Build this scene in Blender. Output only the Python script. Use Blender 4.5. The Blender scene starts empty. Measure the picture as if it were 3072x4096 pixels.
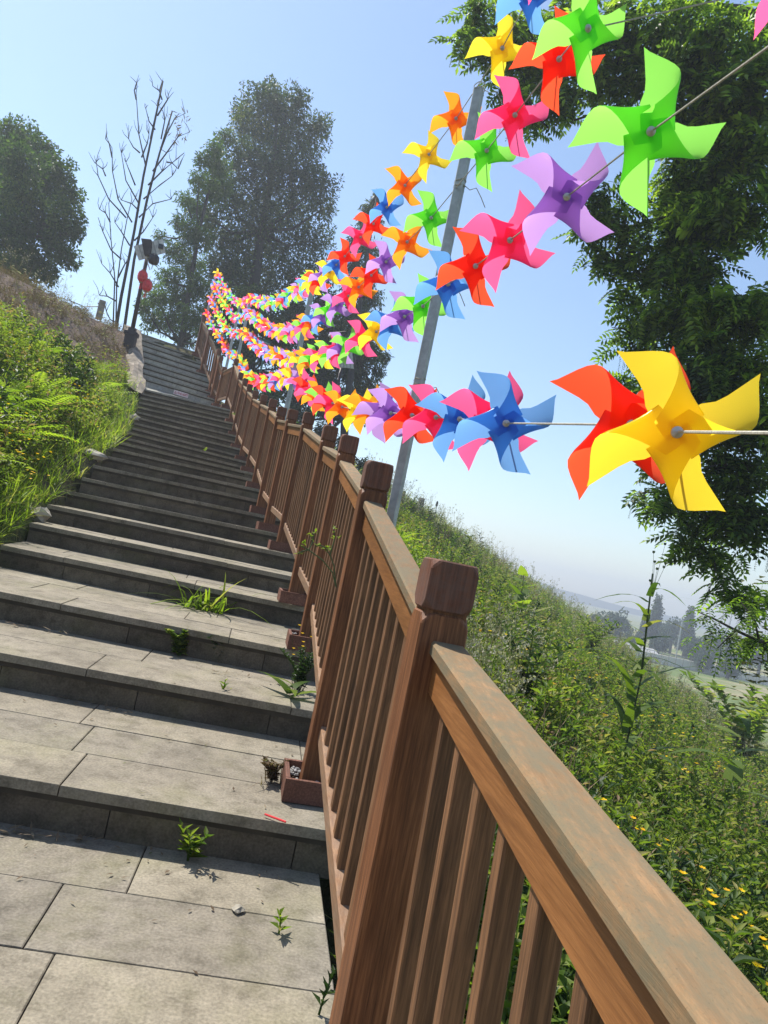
import bpy, bmesh, math, random
import numpy as np
from mathutils import Vector, Matrix
R_=math.radians
rng=np.random.default_rng(7); random.seed(7)
scene=bpy.context.scene
# ---------------------------------------------------------------- camera
CAMZ=1.06; F_PX=2800.0; YAW=R_(5.5); PITCH=R_(3.4); ROLL=R_(11.6)
Fw=np.array([math.sin(YAW)*math.cos(PITCH),math.cos(YAW)*math.cos(PITCH),math.sin(PITCH)])
R0=np.cross(Fw,[0,0,1.0]);R0/=np.linalg.norm(R0);U0=np.cross(R0,Fw)
Rt=R0*math.cos(ROLL)+U0*math.sin(ROLL);Up=-R0*math.sin(ROLL)+U0*math.cos(ROLL)
CAM=np.array([0,0,CAMZ])
cd=bpy.data.cameras.new('camera');cam=bpy.data.objects.new('camera',cd);scene.collection.objects.link(cam)
cam.matrix_world=Matrix(((Rt[0],Up[0],-Fw[0],0),(Rt[1],Up[1],-Fw[1],0),(Rt[2],Up[2],-Fw[2],CAMZ),(0,0,0,1)))
cd.sensor_fit='VERTICAL';cd.sensor_height=24;cd.lens=F_PX/4096*24;cd.clip_end=6000;cd.clip_start=.02
scene.camera=cam
def at(u,v,depth):
    """point seen at full-resolution photo position (u,v), lying `depth` metres ahead along y"""
    d=Fw+Rt*((u-1536)/F_PX)+Up*((2048-v)/F_PX)
    return CAM+d*(depth/d[1])
# ---------------------------------------------------------------- light
SUN_AZ=-50.0; SUN_EL=58.0
scene.view_settings.view_transform='Standard';scene.view_settings.look='None';scene.view_settings.gamma=1
scene.view_settings.exposure=0.62
w=bpy.data.worlds.new('World');scene.world=w;w.use_nodes=True
nt=w.node_tree;bg=nt.nodes['Background'];sky=nt.nodes.new('ShaderNodeTexSky');sky.sky_type='NISHITA'
sky.sun_disc=False;sky.sun_elevation=R_(SUN_EL);sky.sun_rotation=R_(SUN_AZ);sky.air_density=1.25;sky.dust_density=.55;sky.ozone_density=3.0;sky.altitude=100
nt.links.new(sky.outputs[0],bg.inputs[0]);bg.inputs[1].default_value=0.125
sl=bpy.data.lights.new('sun','SUN');sl.energy=4.9;sl.angle=R_(.55);sl.color=(1,.95,.86)
so=bpy.data.objects.new('sun',sl);scene.collection.objects.link(so)
sd=Vector((math.sin(R_(SUN_AZ))*math.cos(R_(SUN_EL)),math.cos(R_(SUN_AZ))*math.cos(R_(SUN_EL)),math.sin(R_(SUN_EL))))
so.rotation_euler=sd.to_track_quat('Z','Y').to_euler();so.location=(0,0,30)
# ---------------------------------------------------------------- helpers
col=scene.collection
def mk_mat(name,fn):
    m=bpy.data.materials.new(name);m.use_nodes=True;t=m.node_tree;t.nodes.clear()
    out=t.nodes.new('ShaderNodeOutputMaterial');fn(t,out);return m
def N(t,ty,**kw):
    n=t.nodes.new(ty)
    for k,v in kw.items():
        if k in n.inputs.keys(): n.inputs[k].default_value=v
        else: setattr(n,k,v)
    return n
def noise(t,scale,detail=4,vec=None,rough=.55,sc3=None):
    tc=N(t,'ShaderNodeTexCoord');src=tc.outputs['Object']
    if sc3:
        mp=N(t,'ShaderNodeMapping');mp.inputs['Scale'].default_value=sc3;t.links.new(src,mp.inputs[0]);src=mp.outputs[0]
    n=N(t,'ShaderNodeTexNoise');n.inputs['Scale'].default_value=scale;n.inputs['Detail'].default_value=detail;n.inputs['Roughness'].default_value=rough
    t.links.new(src,n.inputs['Vector']);return n.outputs['Fac']
def ramp(t,src,stops):
    r=N(t,'ShaderNodeValToRGB');e=r.color_ramp.elements
    while len(e)<len(stops): e.new(.5)
    for i,(p,c) in enumerate(stops): e[i].position=p;e[i].color=(*c,1) if len(c)==3 else c
    t.links.new(src,r.inputs[0]);return r.outputs[0]
def mixc(t,a,b,f,mode='MIX'):
    m=N(t,'ShaderNodeMix',data_type='RGBA',blend_type=mode)
    for s,x in ((m.inputs[6],a),(m.inputs[7],b),(m.inputs[0],f)):
        if hasattr(x,'links'): t.links.new(x,s)
        else: s.default_value=(*x,1) if isinstance(x,tuple) and len(x)==3 else x
    return m.outputs[2]
def attr(t,name='rnd'):
    a=N(t,'ShaderNodeAttribute');a.attribute_name=name;return a.outputs['Fac']
def bump(t,h,strength,dist,p):
    b=N(t,'ShaderNodeBump');b.inputs['Strength'].default_value=strength;b.inputs['Distance'].default_value=dist
    t.links.new(h,b.inputs['Height']);t.links.new(b.outputs[0],p.inputs['Normal'])
def simple(name,c,rough=.6,metal=0.0,nscale=None,var=.25):
    def fn(t,out):
        p=N(t,'ShaderNodeBsdfPrincipled');p.inputs['Roughness'].default_value=rough;p.inputs['Metallic'].default_value=metal
        n=noise(t,nscale or 12,5)
        d=tuple(x*(1-var) for x in c);l=tuple(min(1,x*(1+var)) for x in c)
        t.links.new(ramp(t,n,[(.3,d),(.7,l)]),p.inputs['Base Color']);t.links.new(p.outputs[0],out.inputs[0])
    return mk_mat(name,fn)
def stone(name,a,b,c,streak=False,moss=0.0):
    def fn(t,out):
        p=N(t,'ShaderNodeBsdfPrincipled');p.inputs['Roughness'].default_value=.85;p.inputs['Specular IOR Level'].default_value=.25
        n1=noise(t,2.3,7,rough=.68);n2=noise(t,120,3);n3=noise(t,11,6,rough=.75)
        cc=ramp(t,n1,[(.25,a),(.5,b),(.75,c)])
        g=ramp(t,n2,[(.3,(.74,.74,.74)),(.7,(1.2,1.2,1.2))]);cc=mixc(t,cc,g,1.0,'MULTIPLY')
        g3=ramp(t,n3,[(.34,(.55,.54,.52)),(.5,(.95,.95,.95)),(.7,(1.15,1.14,1.12))]);cc=mixc(t,cc,g3,.85,'MULTIPLY')
        rr=ramp(t,attr(t),[(0,(.86,.85,.85)),(.5,(1,.98,.95)),(1,(1.10,1.08,1.02))]);cc=mixc(t,cc,rr,1.0,'MULTIPLY')
        if moss:
            n4=noise(t,2.6,6,rough=.7);f=ramp(t,n4,[(.5,(0,0,0)),(.72,(moss,moss,moss))])
            cc=mixc(t,cc,(.13,.13,.045),f)
        t.links.new(cc,p.inputs['Base Color']);bump(t,n2,.35,.004,p);t.links.new(p.outputs[0],out.inputs[0])
    return mk_mat(name,fn)
M={}
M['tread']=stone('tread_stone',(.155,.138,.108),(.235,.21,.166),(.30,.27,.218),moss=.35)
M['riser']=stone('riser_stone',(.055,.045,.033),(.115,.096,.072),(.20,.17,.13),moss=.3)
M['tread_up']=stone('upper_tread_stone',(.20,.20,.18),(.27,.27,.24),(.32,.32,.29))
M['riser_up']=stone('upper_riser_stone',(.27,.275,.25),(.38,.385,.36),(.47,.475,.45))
M['joint']=simple('joint_dirt',(.05,.042,.032),.95)
def wood(name,dark,light,axis,rough=.55,grey=None,gs=.5,fade=0):
    def fn(t,out):
        p=N(t,'ShaderNodeBsdfPrincipled');p.inputs['Roughness'].default_value=rough;p.inputs['Specular IOR Level'].default_value=.3
        s={'z':(1,1,.035),'y':(1,.035,1)}[axis]
        n=noise(t,130,4,sc3=s,rough=.75);n2=noise(t,7,5,sc3=(1,1,.3) if axis=='z' else (1,.3,1));n3=noise(t,320,2)
        cc=ramp(t,n,[(.30,dark),(.5,tuple((a_+b_)/2 for a_,b_ in zip(dark,light))),(.62,light)])
        cc=mixc(t,cc,ramp(t,n2,[(.3,(.72,.70,.68)),(.7,(1.18,1.15,1.12))]),1.0,'MULTIPLY')
        cc=mixc(t,cc,ramp(t,attr(t),[(0,(.82,.80,.78)),(1,(1.15,1.12,1.1))]),1.0,'MULTIPLY')
        if grey:
            f=ramp(t,noise(t,26,7,rough=.75,sc3=(1,.55,1)),[(.36,(0,0,0)),(.58,(gs,gs,gs))]);cc=mixc(t,cc,grey,f)
            f2=ramp(t,n3,[(.6,(0,0,0)),(.8,(gs*.5,)*3)]);cc=mixc(t,cc,tuple(x*.45 for x in grey),f2)
        t.links.new(cc,p.inputs['Base Color']);bump(t,n,.35,.002,p);t.links.new(p.outputs[0],out.inputs[0])
    return mk_mat(name,fn)
M['post']=wood('post_wood',(.085,.030,.012),(.27,.115,.048),'z')
M['cap']=wood('cap_wood',(.10,.036,.022),(.25,.105,.06),'z',.75,(.13,.09,.075),.5)
M['bal']=wood('baluster_wood',(.085,.045,.024),(.26,.135,.065),'z',.6)
M['rail']=wood('under_rail_wood',(.19,.078,.024),(.30,.135,.045),'y',.5)
M['board']=wood('handrail_board',(.20,.125,.062),(.30,.19,.098),'y',.85,(.17,.14,.085),.95)
M['low']=wood('bottom_rail_wood',(.20,.105,.055),(.34,.20,.11),'y',.65,(.24,.20,.16),.35)
M['box']=wood('planter_wood',(.085,.036,.026),(.21,.10,.07),'y',.7)
M['gravel']=stone('gravel',(.2,.2,.2),(.4,.4,.41),(.6,.6,.62))
def leafm(name,stops,trans=.4,rough=.5,spec=.25):
    def fn(t,out):
        c=ramp(t,attr(t),stops);n=noise(t,.6,3);c=mixc(t,c,ramp(t,n,[(.3,(.75,.78,.7)),(.7,(1.2,1.18,1.1))]),1.0,'MULTIPLY')
        p=N(t,'ShaderNodeBsdfPrincipled');p.inputs['Roughness'].default_value=rough;p.inputs['Specular IOR Level'].default_value=spec
        t.links.new(c,p.inputs['Base Color'])
        tr=N(t,'ShaderNodeBsdfTranslucent');c2=mixc(t,c,(1.35,1.5,.7),1.0,'MULTIPLY');t.links.new(c2,tr.inputs[0])
        mx=N(t,'ShaderNodeMixShader');mx.inputs[0].default_value=trans
        t.links.new(p.outputs[0],mx.inputs[1]);t.links.new(tr.outputs[0],mx.inputs[2]);t.links.new(mx.outputs[0],out.inputs[0])
    return mk_mat(name,fn)
M['grass']=leafm('grass_blades',[(0,(.08,.135,.015)),(.5,(.17,.25,.025)),(.85,(.26,.33,.04)),(1,(.32,.30,.11))],.55)
M['weed']=leafm('weed_leaves',[(0,(.04,.08,.015)),(.45,(.10,.16,.022)),(.85,(.19,.25,.038)),(1,(.28,.26,.09))],.5)
M['lightweed']=leafm('light_weed_leaves',[(0,(.07,.11,.02)),(.45,(.15,.20,.03)),(.8,(.23,.27,.05)),(.93,(.28,.24,.12)),(1,(.24,.16,.10))],.5)
M['fern']=leafm('fern_fronds',[(0,(.13,.21,.02)),(.6,(.23,.33,.03)),(1,(.33,.42,.05))],.58)
M['darkweed']=leafm('dark_weed_leaves',[(0,(.02,.045,.015)),(1,(.05,.09,.025))],.3)
M['dry']=leafm('dry_stems',[(0,(.09,.06,.04)),(.5,(.17,.12,.085)),(.8,(.24,.19,.14)),(1,(.12,.14,.05))],.2,.8)
M['palestalk']=leafm('pale_seed_stems',[(0,(.16,.15,.09)),(.6,(.28,.26,.20)),(1,(.42,.40,.36))],.3,.8)
M['petal']=leafm('yellow_petals',[(0,(.75,.42,.01)),(1,(.85,.62,.02))],.4)
M['white']=leafm('white_petals',[(0,(.6,.58,.55)),(1,(.8,.8,.78))],.3)
M['tleaf_dark']=leafm('evergreen_leaves',[(0,(.016,.034,.016)),(.55,(.038,.070,.024)),(.85,(.09,.13,.035)),(1,(.17,.18,.05))],.38)
M['tleaf_mid']=leafm('broad_leaves',[(0,(.026,.058,.016)),(.6,(.06,.11,.026)),(1,(.13,.20,.04))],.42)
M['tleaf_light']=leafm('feathery_leaves',[(0,(.035,.07,.02)),(.6,(.075,.13,.03)),(1,(.13,.20,.04))],.45)
M['wing']=leafm('wingnut_leaves',[(0,(.035,.07,.016)),(.4,(.09,.155,.026)),(.75,(.19,.28,.04)),(1,(.30,.40,.055))],.64,.42,.4)
M['catkin']=leafm('catkins',[(0,(.08,.11,.03)),(1,(.16,.18,.06))],.3)
M['far']=leafm('far_tree_leaves',[(0,(.02,.04,.022)),(.6,(.04,.068,.033)),(1,(.07,.11,.045))],.25)
M['bark']=simple('bark',(.060,.048,.040),.9,0,18,.4)
M['darkbark']=simple('dark_bark',(.035,.030,.030),.9,0,18,.35)
M['stem']=simple('green_stem',(.06,.09,.025),.7,0,30)
M['metal']=simple('galvanised_steel',(.40,.42,.40),.5,.25,25,.2)
M['darkmetal']=simple('dark_brown_metal',(.035,.026,.028),.5,.3,20)
M['pole_green']=simple('green_paint',(.02,.10,.07),.5)
M['red']=simple('red_lantern_cloth',(.62,.02,.025),.5)
M['panel']=simple('panel_back',(.55,.53,.48),.6)
M['black']=simple('black_plastic',(.02,.02,.025),.4)
M['whitep']=simple('white_plastic',(.75,.75,.75),.4,0,10,.05)
M['rope']=simple('braided_rope',(.42,.40,.33),.8,0,200,.35)
M['wire']=simple('rusty_wire',(.12,.09,.07),.7)
M['concrete']=simple('weathered_concrete',(.26,.24,.20),.9,0,10,.35)
M['plaster']=simple('old_plaster',(.24,.20,.155),.95,0,7,.5)
M['rock']=simple('edge_rock',(.33,.30,.24),.9,0,5,.4)
M['plum']=simple('sign_letter',(.42,.03,.10),.6,0,10,.05)
M['roofgrey']=simple('roof_grey',(.34,.34,.34),.8)
# ---- numpy mesh building
def new_mesh(name,V,F,mat,rnd=None,smooth=False):
    V=np.asarray(V,dtype=np.float32).reshape(-1,3);F=np.asarray(F,dtype=np.int32)
    me=bpy.data.meshes.new(name);k=F.shape[1]
    me.vertices.add(len(V));me.vertices.foreach_set('co',V.ravel())
    me.loops.add(F.size);me.loops.foreach_set('vertex_index',F.ravel())
    me.polygons.add(len(F));me.polygons.foreach_set('loop_start',np.arange(len(F),dtype=np.int32)*k)
    me.update(calc_edges=True);me.validate()
    if rnd is None: rnd=np.full(len(V),.5,dtype=np.float32)
    a=me.attributes.new('rnd','FLOAT','POINT');a.data.foreach_set('value',np.asarray(rnd,dtype=np.float32))
    me.materials.append(mat)
    if smooth: me.polygons.foreach_set('use_smooth',np.ones(len(F),dtype=bool))
    return me
def link(name,me,parent=None,loc=None):
    o=bpy.data.objects.new(name,me);col.objects.link(o)
    if loc is not None: o.location=tuple(loc)
    if parent is not None: o.parent=parent
    return o
def empty(name,loc,label=None,cat=None,group=None):
    o=bpy.data.objects.new(name,None);col.objects.link(o);o.location=tuple(loc);o.empty_display_size=.1
    if label: tag(o,label,cat,group)
    return o
def tag(o,label=None,cat=None,group=None,kind=None):
    if label: o['label']=label
    if cat: o['category']=cat
    if group: o['group']=group
    if kind: o['kind']=kind
    return o
class MB:
    """collects geometry (as polygons of any size) and links it as one object; coordinates are world, shifted to the root"""
    def __init__(s): s.v=[];s.f=[];s.r=[]
    def add(s,V,F,r=None):
        b=len(s.v);r=random.random() if r is None else r
        for p in V: s.v.append(tuple(float(x) for x in p));s.r.append(r)
        for f in F: s.f.append(tuple(i+b for i in f))
    def prism(s,quad,z1,th,ch=.003,r=None,zs=None):
        """quad: 4 xy points ccw, top at z1 (or per corner zs), thickness th, chamfer ch on the top edge"""
        q=[np.array(p[:2],float) for p in quad];c=sum(q)/4;zs=zs or [z1]*4
        inn=[p+(c-p)/max(1e-6,np.linalg.norm(c-p))*ch*1.4 for p in q]
        V=[(*q[i],zs[i]-th) for i in range(4)]+[(*q[i],zs[i]-ch) for i in range(4)]+[(*inn[i],zs[i]) for i in range(4)]
        F=[(3,2,1,0),(8,9,10,11)]
        for a in (0,4):
            for i in range(4): j=(i+1)%4;F.append((a+i,a+j,a+4+j,a+4+i))
        s.add(V,F,r)
    def box(s,c,size,rot=None,r=None):
        h=np.array(size)/2;V=[np.array([x,y,z])*h for z in(-1,1) for (x,y) in((-1,-1),(1,-1),(1,1),(-1,1))]
        if rot is not None: V=[rot@v for v in V]
        V=[v+np.array(c) for v in V]
        s.add(V,[(3,2,1,0),(4,5,6,7),(0,1,5,4),(1,2,6,5),(2,3,7,6),(3,0,4,7)],r)
    def beam(s,a,b,w,h,ch=.004,r=None,upv=(0,0,1),extend=0):
        """chamfered beam from a to b (centre line), width w sideways, height h"""
        a=np.array(a,float);b=np.array(b,float);d=b-a;d/=np.linalg.norm(d);a=a-d*extend;b=b+d*extend
        sd=np.cross(d,upv);sd/=np.linalg.norm(sd);u=np.cross(sd,d)
        pr=[(-w/2+ch,-h/2),(w/2-ch,-h/2),(w/2,-h/2+ch),(w/2,h/2-ch),(w/2-ch,h/2),(-w/2+ch,h/2),(-w/2,h/2-ch),(-w/2,-h/2+ch)]
        V=[p+sd*x+u*y for p in(a,b) for x,y in pr];n=8
        s.add(V,[tuple(range(n)),tuple(range(2*n-1,n-1,-1))]+[(i,i+n,(i+1)%n+n,(i+1)%n) for i in range(n)],r)
    def tube(s,pts,rad,seg=6,r=None,cap=True):
        pts=[np.array(p,float) for p in pts];n=len(pts)
        if not hasattr(rad,'__len__'): rad=[rad]*n
        V=[];ref=np.array([0.3,.1,.95])
        for i,p in enumerate(pts):
            d=pts[min(i+1,n-1)]-pts[max(i-1,0)];d/=max(1e-9,np.linalg.norm(d))
            x=np.cross(d,ref if abs(d@ref)<.95 else np.array([1.,0,0]));x/=np.linalg.norm(x);y=np.cross(d,x)
            for k in range(seg): a=2*math.pi*k/seg;V.append(p+(x*math.cos(a)+y*math.sin(a))*rad[i])
        F=[(i*seg+k,i*seg+(k+1)%seg,(i+1)*seg+(k+1)%seg,(i+1)*seg+k) for i in range(n-1) for k in range(seg)]
        if cap: F+=[tuple(range(seg-1,-1,-1)),tuple((n-1)*seg+k for k in range(seg))]
        s.add(V,F,r)
    def lathe(s,prof,c,seg=16,axis=None,r=None):
        x,y,z=(np.array(a,float) for a in (axis or ((1,0,0),(0,1,0),(0,0,1))));c=np.array(c,float)
        V=[c+(x*math.cos(2*math.pi*k/seg)+y*math.sin(2*math.pi*k/seg))*rr+z*h for rr,h in prof for k in range(seg)]
        F=[(i*seg+k,i*seg+(k+1)%seg,(i+1)*seg+(k+1)%seg,(i+1)*seg+k) for i in range(len(prof)-1) for k in range(seg)]
        s.add(V,F,r)
    def build(s,name,mat,parent=None,origin=(0,0,0),smooth=False):
        o=np.array(origin,float)
        me=bpy.data.meshes.new(name);me.from_pydata([tuple(np.array(v)-o) for v in s.v],[],s.f);me.update()
        a=me.attributes.new('rnd','FLOAT','POINT');a.data.foreach_set('value',np.array(s.r,dtype=np.float32))
        me.materials.append(mat)
        if smooth: me.polygons.foreach_set('use_smooth',[True]*len(me.polygons))
        return link(name,me,parent,None if parent is not None else o)
def cornercut(mb,c,size,cut,r=None,bottom=True,rotz=0):
    bm=bmesh.new();bmesh.ops.create_cube(bm,size=1)
    for v in bm.verts: v.co=Vector((v.co.x*size[0],v.co.y*size[1],v.co.z*size[2]))
    vs=[v for v in bm.verts if bottom or v.co.z>0]
    bmesh.ops.bevel(bm,geom=vs,offset=cut,affect='VERTICES',segments=1)
    bmesh.ops.bevel(bm,geom=list(bm.edges),offset=.003,affect='EDGES',segments=1,clamp_overlap=True)
    bm.verts.index_update();ca,sa=math.cos(rotz),math.sin(rotz)
    mb.add([(c[0]+v.co.x*ca-v.co.y*sa,c[1]+v.co.x*sa+v.co.y*ca,c[2]+v.co.z) for v in bm.verts],[tuple(v.index for v in f.verts) for f in bm.faces],r);bm.free()
# ---------------------------------------------------------------- stair layout (left x,y, right x,y, z)
Lx=[(-1.95,2.33),(-1.97,3.27),(-2.0,4.0),(-2.05,5.05),(-2.15,5.72),(-2.28,6.35),(-2.36,7.0),(-2.42,7.5),(-2.45,7.86),(-2.5,8.3),(-2.61,8.98),(-2.76,9.7),(-2.95,10.55),(-3.07,11.18),(-3.23,11.88),(-3.37,12.45),(-3.47,12.83),(-3.59,13.25),(-3.70,13.66),(-3.82,14.1),(-3.93,14.5),(-4.03,14.88),(-4.12,15.22),
(-4.331,15.834),(-4.462,16.113),(-4.588,16.436),(-4.707,16.768),(-4.8,17.023),(-4.899,17.268),(-5.017,17.483),(-5.149,17.80),(-5.275,18.02)]
Rx=[(.235,2.31),(.18,3.23),(.14,3.88),(.06,4.83),(-.01,5.5),(-.12,6.1),(-.28,6.9),(-.45,7.6),(-.62,8.0),(-.70,8.6),(-.88,9.25),(-1.0,10.2),(-1.22,11.25),(-1.34,11.95),(-1.55,12.7),(-1.62,13.0),(-1.74,13.35),(-1.82,13.65),(-1.93,13.92),(-2.0,14.15),(-2.13,14.6),(-2.25,14.95),(-2.45,15.45),
(-2.86,16.60),(-2.99,16.88),(-3.10,17.2),(-3.22,17.5),(-3.36,17.72),(-3.50,17.98),(-3.64,18.25),(-3.78,18.5),(-3.915,18.8)]
SZ=[.15*k+(.03 if k>=9 else 0) for k in range(1,24)];SZ[7]=1.215;SZ+=[3.82+.185*i for i in range(9)]
Lx=[np.array(p) for p in Lx];Rx=[np.array(p) for p in Rx]
_ly=np.array([-6,1.2]+[p[1] for p in Lx]+[22,60]);_lx=np.array([-1.9,-1.93]+[p[0] for p in Lx]+[-6.2,-12])
_ry=np.array([-6,1.2]+[p[1] for p in Rx]+[22,60]);_rx=np.array([.55,.33]+[p[0] for p in Rx]+[-4.6,-8])
_lz=np.array([-1.0,0.0]+SZ+[5.35,5.5])
def H(x,y):
    """height of the bare ground"""
    x=np.asarray(x,float);y=np.asarray(y,float)
    xl=np.interp(y,_ly,_lx);xr=np.interp(y,_ry,_rx)+.22
    zl=np.interp(y,_ly,_lz);zr=np.interp(y,_ry,_lz)
    m=.52+.10*np.sin(y*1.3)*.3
    dl=np.maximum(xl-x,0)
    bank=zl-.06+m*dl+.10*np.sin(x*2.1+y)*np.minimum(dl,1)*.6+.06*np.sin(x*5.3-y*3.1)*np.minimum(dl,1)
    cap=5.25+.10*np.clip(-x-4.5,0,12)+.02*np.sin(y*.9)
    bank=-np.log(np.exp(-bank*4)+np.exp(-cap*4))/4
    bank=np.where(y>17.9,np.maximum(bank,5.2-.0*y),bank)
    pl=-.42+.17*y-.42*np.maximum(x,-6)
    pl=pl+.10*np.sin(x*1.1+y*.6)+.06*np.sin(x*2.9-y*1.7)
    far=np.clip((y-44)/14,0,1.2);pl=pl-far*far*6
    pl=-np.log(np.exp(-pl*2)+np.exp(-5.3*2)+1e-300)/2
    right=np.minimum(pl,zr-.30)
    right=np.where(y>18.9,np.minimum(pl,5.25),right)
    t=np.clip((x-xl)/np.maximum(xr-xl,.1),0,1)
    mid=np.where(y<18.0+.6*t,np.minimum(zl,zr)-.42,5.22)
    h=np.where(x<xl,bank,np.where(x>xr,right,mid))
    val=-8.0+.25*np.sin(x*.03+y*.021)+.12*np.sin(x*.11)
    h=np.logaddexp(h*1.5,val*1.5)/1.5
    return h
# ground sheet (polar grid, reaches the horizon)
na,nr=420,250
aa=np.linspace(0,2*math.pi,na,endpoint=False);rr=np.concatenate([[.15],np.geomspace(.35,900,nr-1)])
AA,RR=np.meshgrid(aa,rr,indexing='ij');GX=RR*np.sin(AA);GY=RR*np.cos(AA);GZ=H(GX,GY)
V=np.stack([GX,GY,GZ],-1).reshape(-1,3);i=np.arange(na)[:,None];j=np.arange(nr-1)[None,:];i2=(i+1)%na
Fq=np.stack([i*nr+j,i2*nr+j,i2*nr+j+1,i*nr+j+1],-1).reshape(-1,4)
def groundfn(t,out):
    p=N(t,'ShaderNodeBsdfPrincipled');p.inputs['Roughness'].default_value=.95;p.inputs['Specular IOR Level'].default_value=.1
    n1=noise(t,.9,7,rough=.65);n2=noise(t,14,5,rough=.7);n3=noise(t,.035,5,rough=.6,sc3=(1,3.2,1))
    soil=ramp(t,n2,[(.3,(.055,.042,.03)),(.7,(.15,.115,.08))]);green=ramp(t,n2,[(.3,(.03,.05,.012)),(.7,(.09,.12,.03))])
    near=mixc(t,soil,green,ramp(t,n1,[(.35,(0,0,0)),(.6,(1,1,1))]))
    dirt=ramp(t,n2,[(.3,(.10,.07,.055)),(.7,(.25,.19,.15))])
    near=mixc(t,near,dirt,attr(t,'dirt'))
    field=ramp(t,n3,[(.30,(.09,.13,.035)),(.46,(.13,.17,.05)),(.56,(.24,.22,.12)),(.68,(.33,.28,.17)),(.8,(.15,.18,.06))])
    c=mixc(t,near,field,attr(t,'field'));t.links.new(c,p.inputs['Base Color']);bump(t,n2,.8,.05,p);t.links.new(p.outputs[0],out.inputs[0])
M['ground']=mk_mat('ground_soil_and_grass',groundfn)
me=new_mesh('ground',V,Fq,M['ground'],smooth=True)
a=me.attributes.new('field','FLOAT','POINT');a.data.foreach_set('value',np.clip((-V[:,2]-5.6)/1.5,0,1).astype(np.float32))
def dirtness(x,y):
    xl=np.interp(y,_ly,_lx);z=H(x,y)
    return np.clip((z-(3.9-.30*(xl-x)+.35*np.sin(x*1.7)))/.5,0,1)*(x<xl+.3)*(y<22)
a=me.attributes.new('dirt','FLOAT','POINT');a.data.foreach_set('value',np.clip(dirtness(V[:,0],V[:,1]),0,1).astype(np.float32))
g=link('ground',me);tag(g,kind='structure')
# ---------------------------------------------------------------- staircase
st=empty('stone_staircase',(-.9,2.3,0),'long stone staircase climbing the grassy bank, dark lower flight and paler upper flight','staircase')
def lerp(a,b,t): return a+(b-a)*t
edges=[(np.array([-1.93,-1.3]),np.array([.42,-1.3]),0.0)]+[(Lx[k],Rx[k],SZ[k]) for k in range(32)]
org=(-.9,2.3,0)
for k in range(33):
    L0,R0e,z=edges[k]
    ext=.20 if k<24 else .2
    if k==0: ext=.02
    def stretch(Lp,Rp):
        d=(Rp-Lp)/np.linalg.norm(Rp-Lp);return Lp,Rp+d*ext
    L0,R0s=stretch(L0,R0e)
    if k<32: L1,R1,_=edges[k+1];L1,R1=stretch(L1,R1)
    else: L1=L0+np.array([-.7,1.2]);R1=R0s+np.array([-.7,1.2])
    up=k>=24
    fwd=((L1+R1)/2-(L0+R0s)/2);dep=np.linalg.norm(fwd);fwd/=dep;wdt=np.linalg.norm(R0s-L0)
    rows=max(1,int(round(dep/.30))) if k else 12
    slope=.16 if k==23 else 0.0
    mb=MB();jt=MB()
    Lf=L0;Rf=R0s;Lb=L1+fwd*.03;Rb=R1+fwd*.03
    def Q(s,t): return lerp(lerp(Lf,Rf,s),lerp(Lb,Rb,s),t)
    gap=.0022
    for r_ in range(rows):
        if k==0:
            D=np.linalg.norm((Lb-Lf));t0=1-(rows-r_)*.305/D;t1=1-(rows-r_-1)*.305/D
            if t0<0: t0=0
        else: t0,t1=r_/rows,(r_+1)/rows
        L_sl=.92 if not up else 1.0;off=random.uniform(.15,.85)*L_sl
        if k==0 and r_==rows-1: off=.85
        cuts=[0]+[c for c in np.arange(off,wdt,L_sl) if .12<c<wdt-.12]+[wdt]
        for a_,b_ in zip(cuts[:-1],cuts[1:]):
            s0,s1=a_/wdt+(gap/wdt if a_>0 else 0),b_/wdt-(gap/wdt if b_<wdt else 0)
            g0=t0+(gap/dep if r_>0 else 0);g1=t1-(gap/dep if r_<rows-1 else 0)
            dz=random.uniform(-.0012,.0012)
            q=[Q(s0,g0),Q(s1,g0),Q(s1,g1),Q(s0,g1)]
            zz=[z+dz+slope*g0,z+dz+slope*g0,z+dz+slope*g1,z+dz+slope*g1]
            mb.prism(q,z,.034,.0022,zs=zz)
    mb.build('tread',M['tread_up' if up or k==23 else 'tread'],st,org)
    # mortar bed, then riser blocks
    q=[Q(.002,.02),Q(.998,.02),Q(.998,1.0),Q(.002,1.0)]
    jt.prism(q,z-.008,.05,.001,zs=[z-.008]*2+[z-.008+slope]*2)
    if k>0:
        zb=edges[k-1][2]+(.16 if k==24 else 0)
        hh=z-.034-zb+.01
        d=(R0s-L0)/wdt
        L_sl=random.choice([.6,.75,.9]);off=random.uniform(.2,.9)*L_sl
        cuts=[0]+[c for c in np.arange(off,wdt,L_sl) if .1<c<wdt-.1]+[wdt]
        rb=MB()
        for a_,b_ in zip(cuts[:-1],cuts[1:]):
            p0=L0+fwd*.022+d*(a_+.002);p1=L0+fwd*.022+d*(b_-.002);bk=fwd*.05;jit=fwd*random.uniform(-.0015,.0015)
            rb.prism([p0+jit,p1+jit,p1+bk,p0+bk],z-.0345,hh,.002)
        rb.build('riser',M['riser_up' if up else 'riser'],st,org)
        jt.prism([L0+fwd*.034,R0s+fwd*.034,R0s+fwd*.12,L0+fwd*.12],z-.036,hh-.004,.001)
    jt.build('mortar_bed',M['joint'],st,org)
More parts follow.
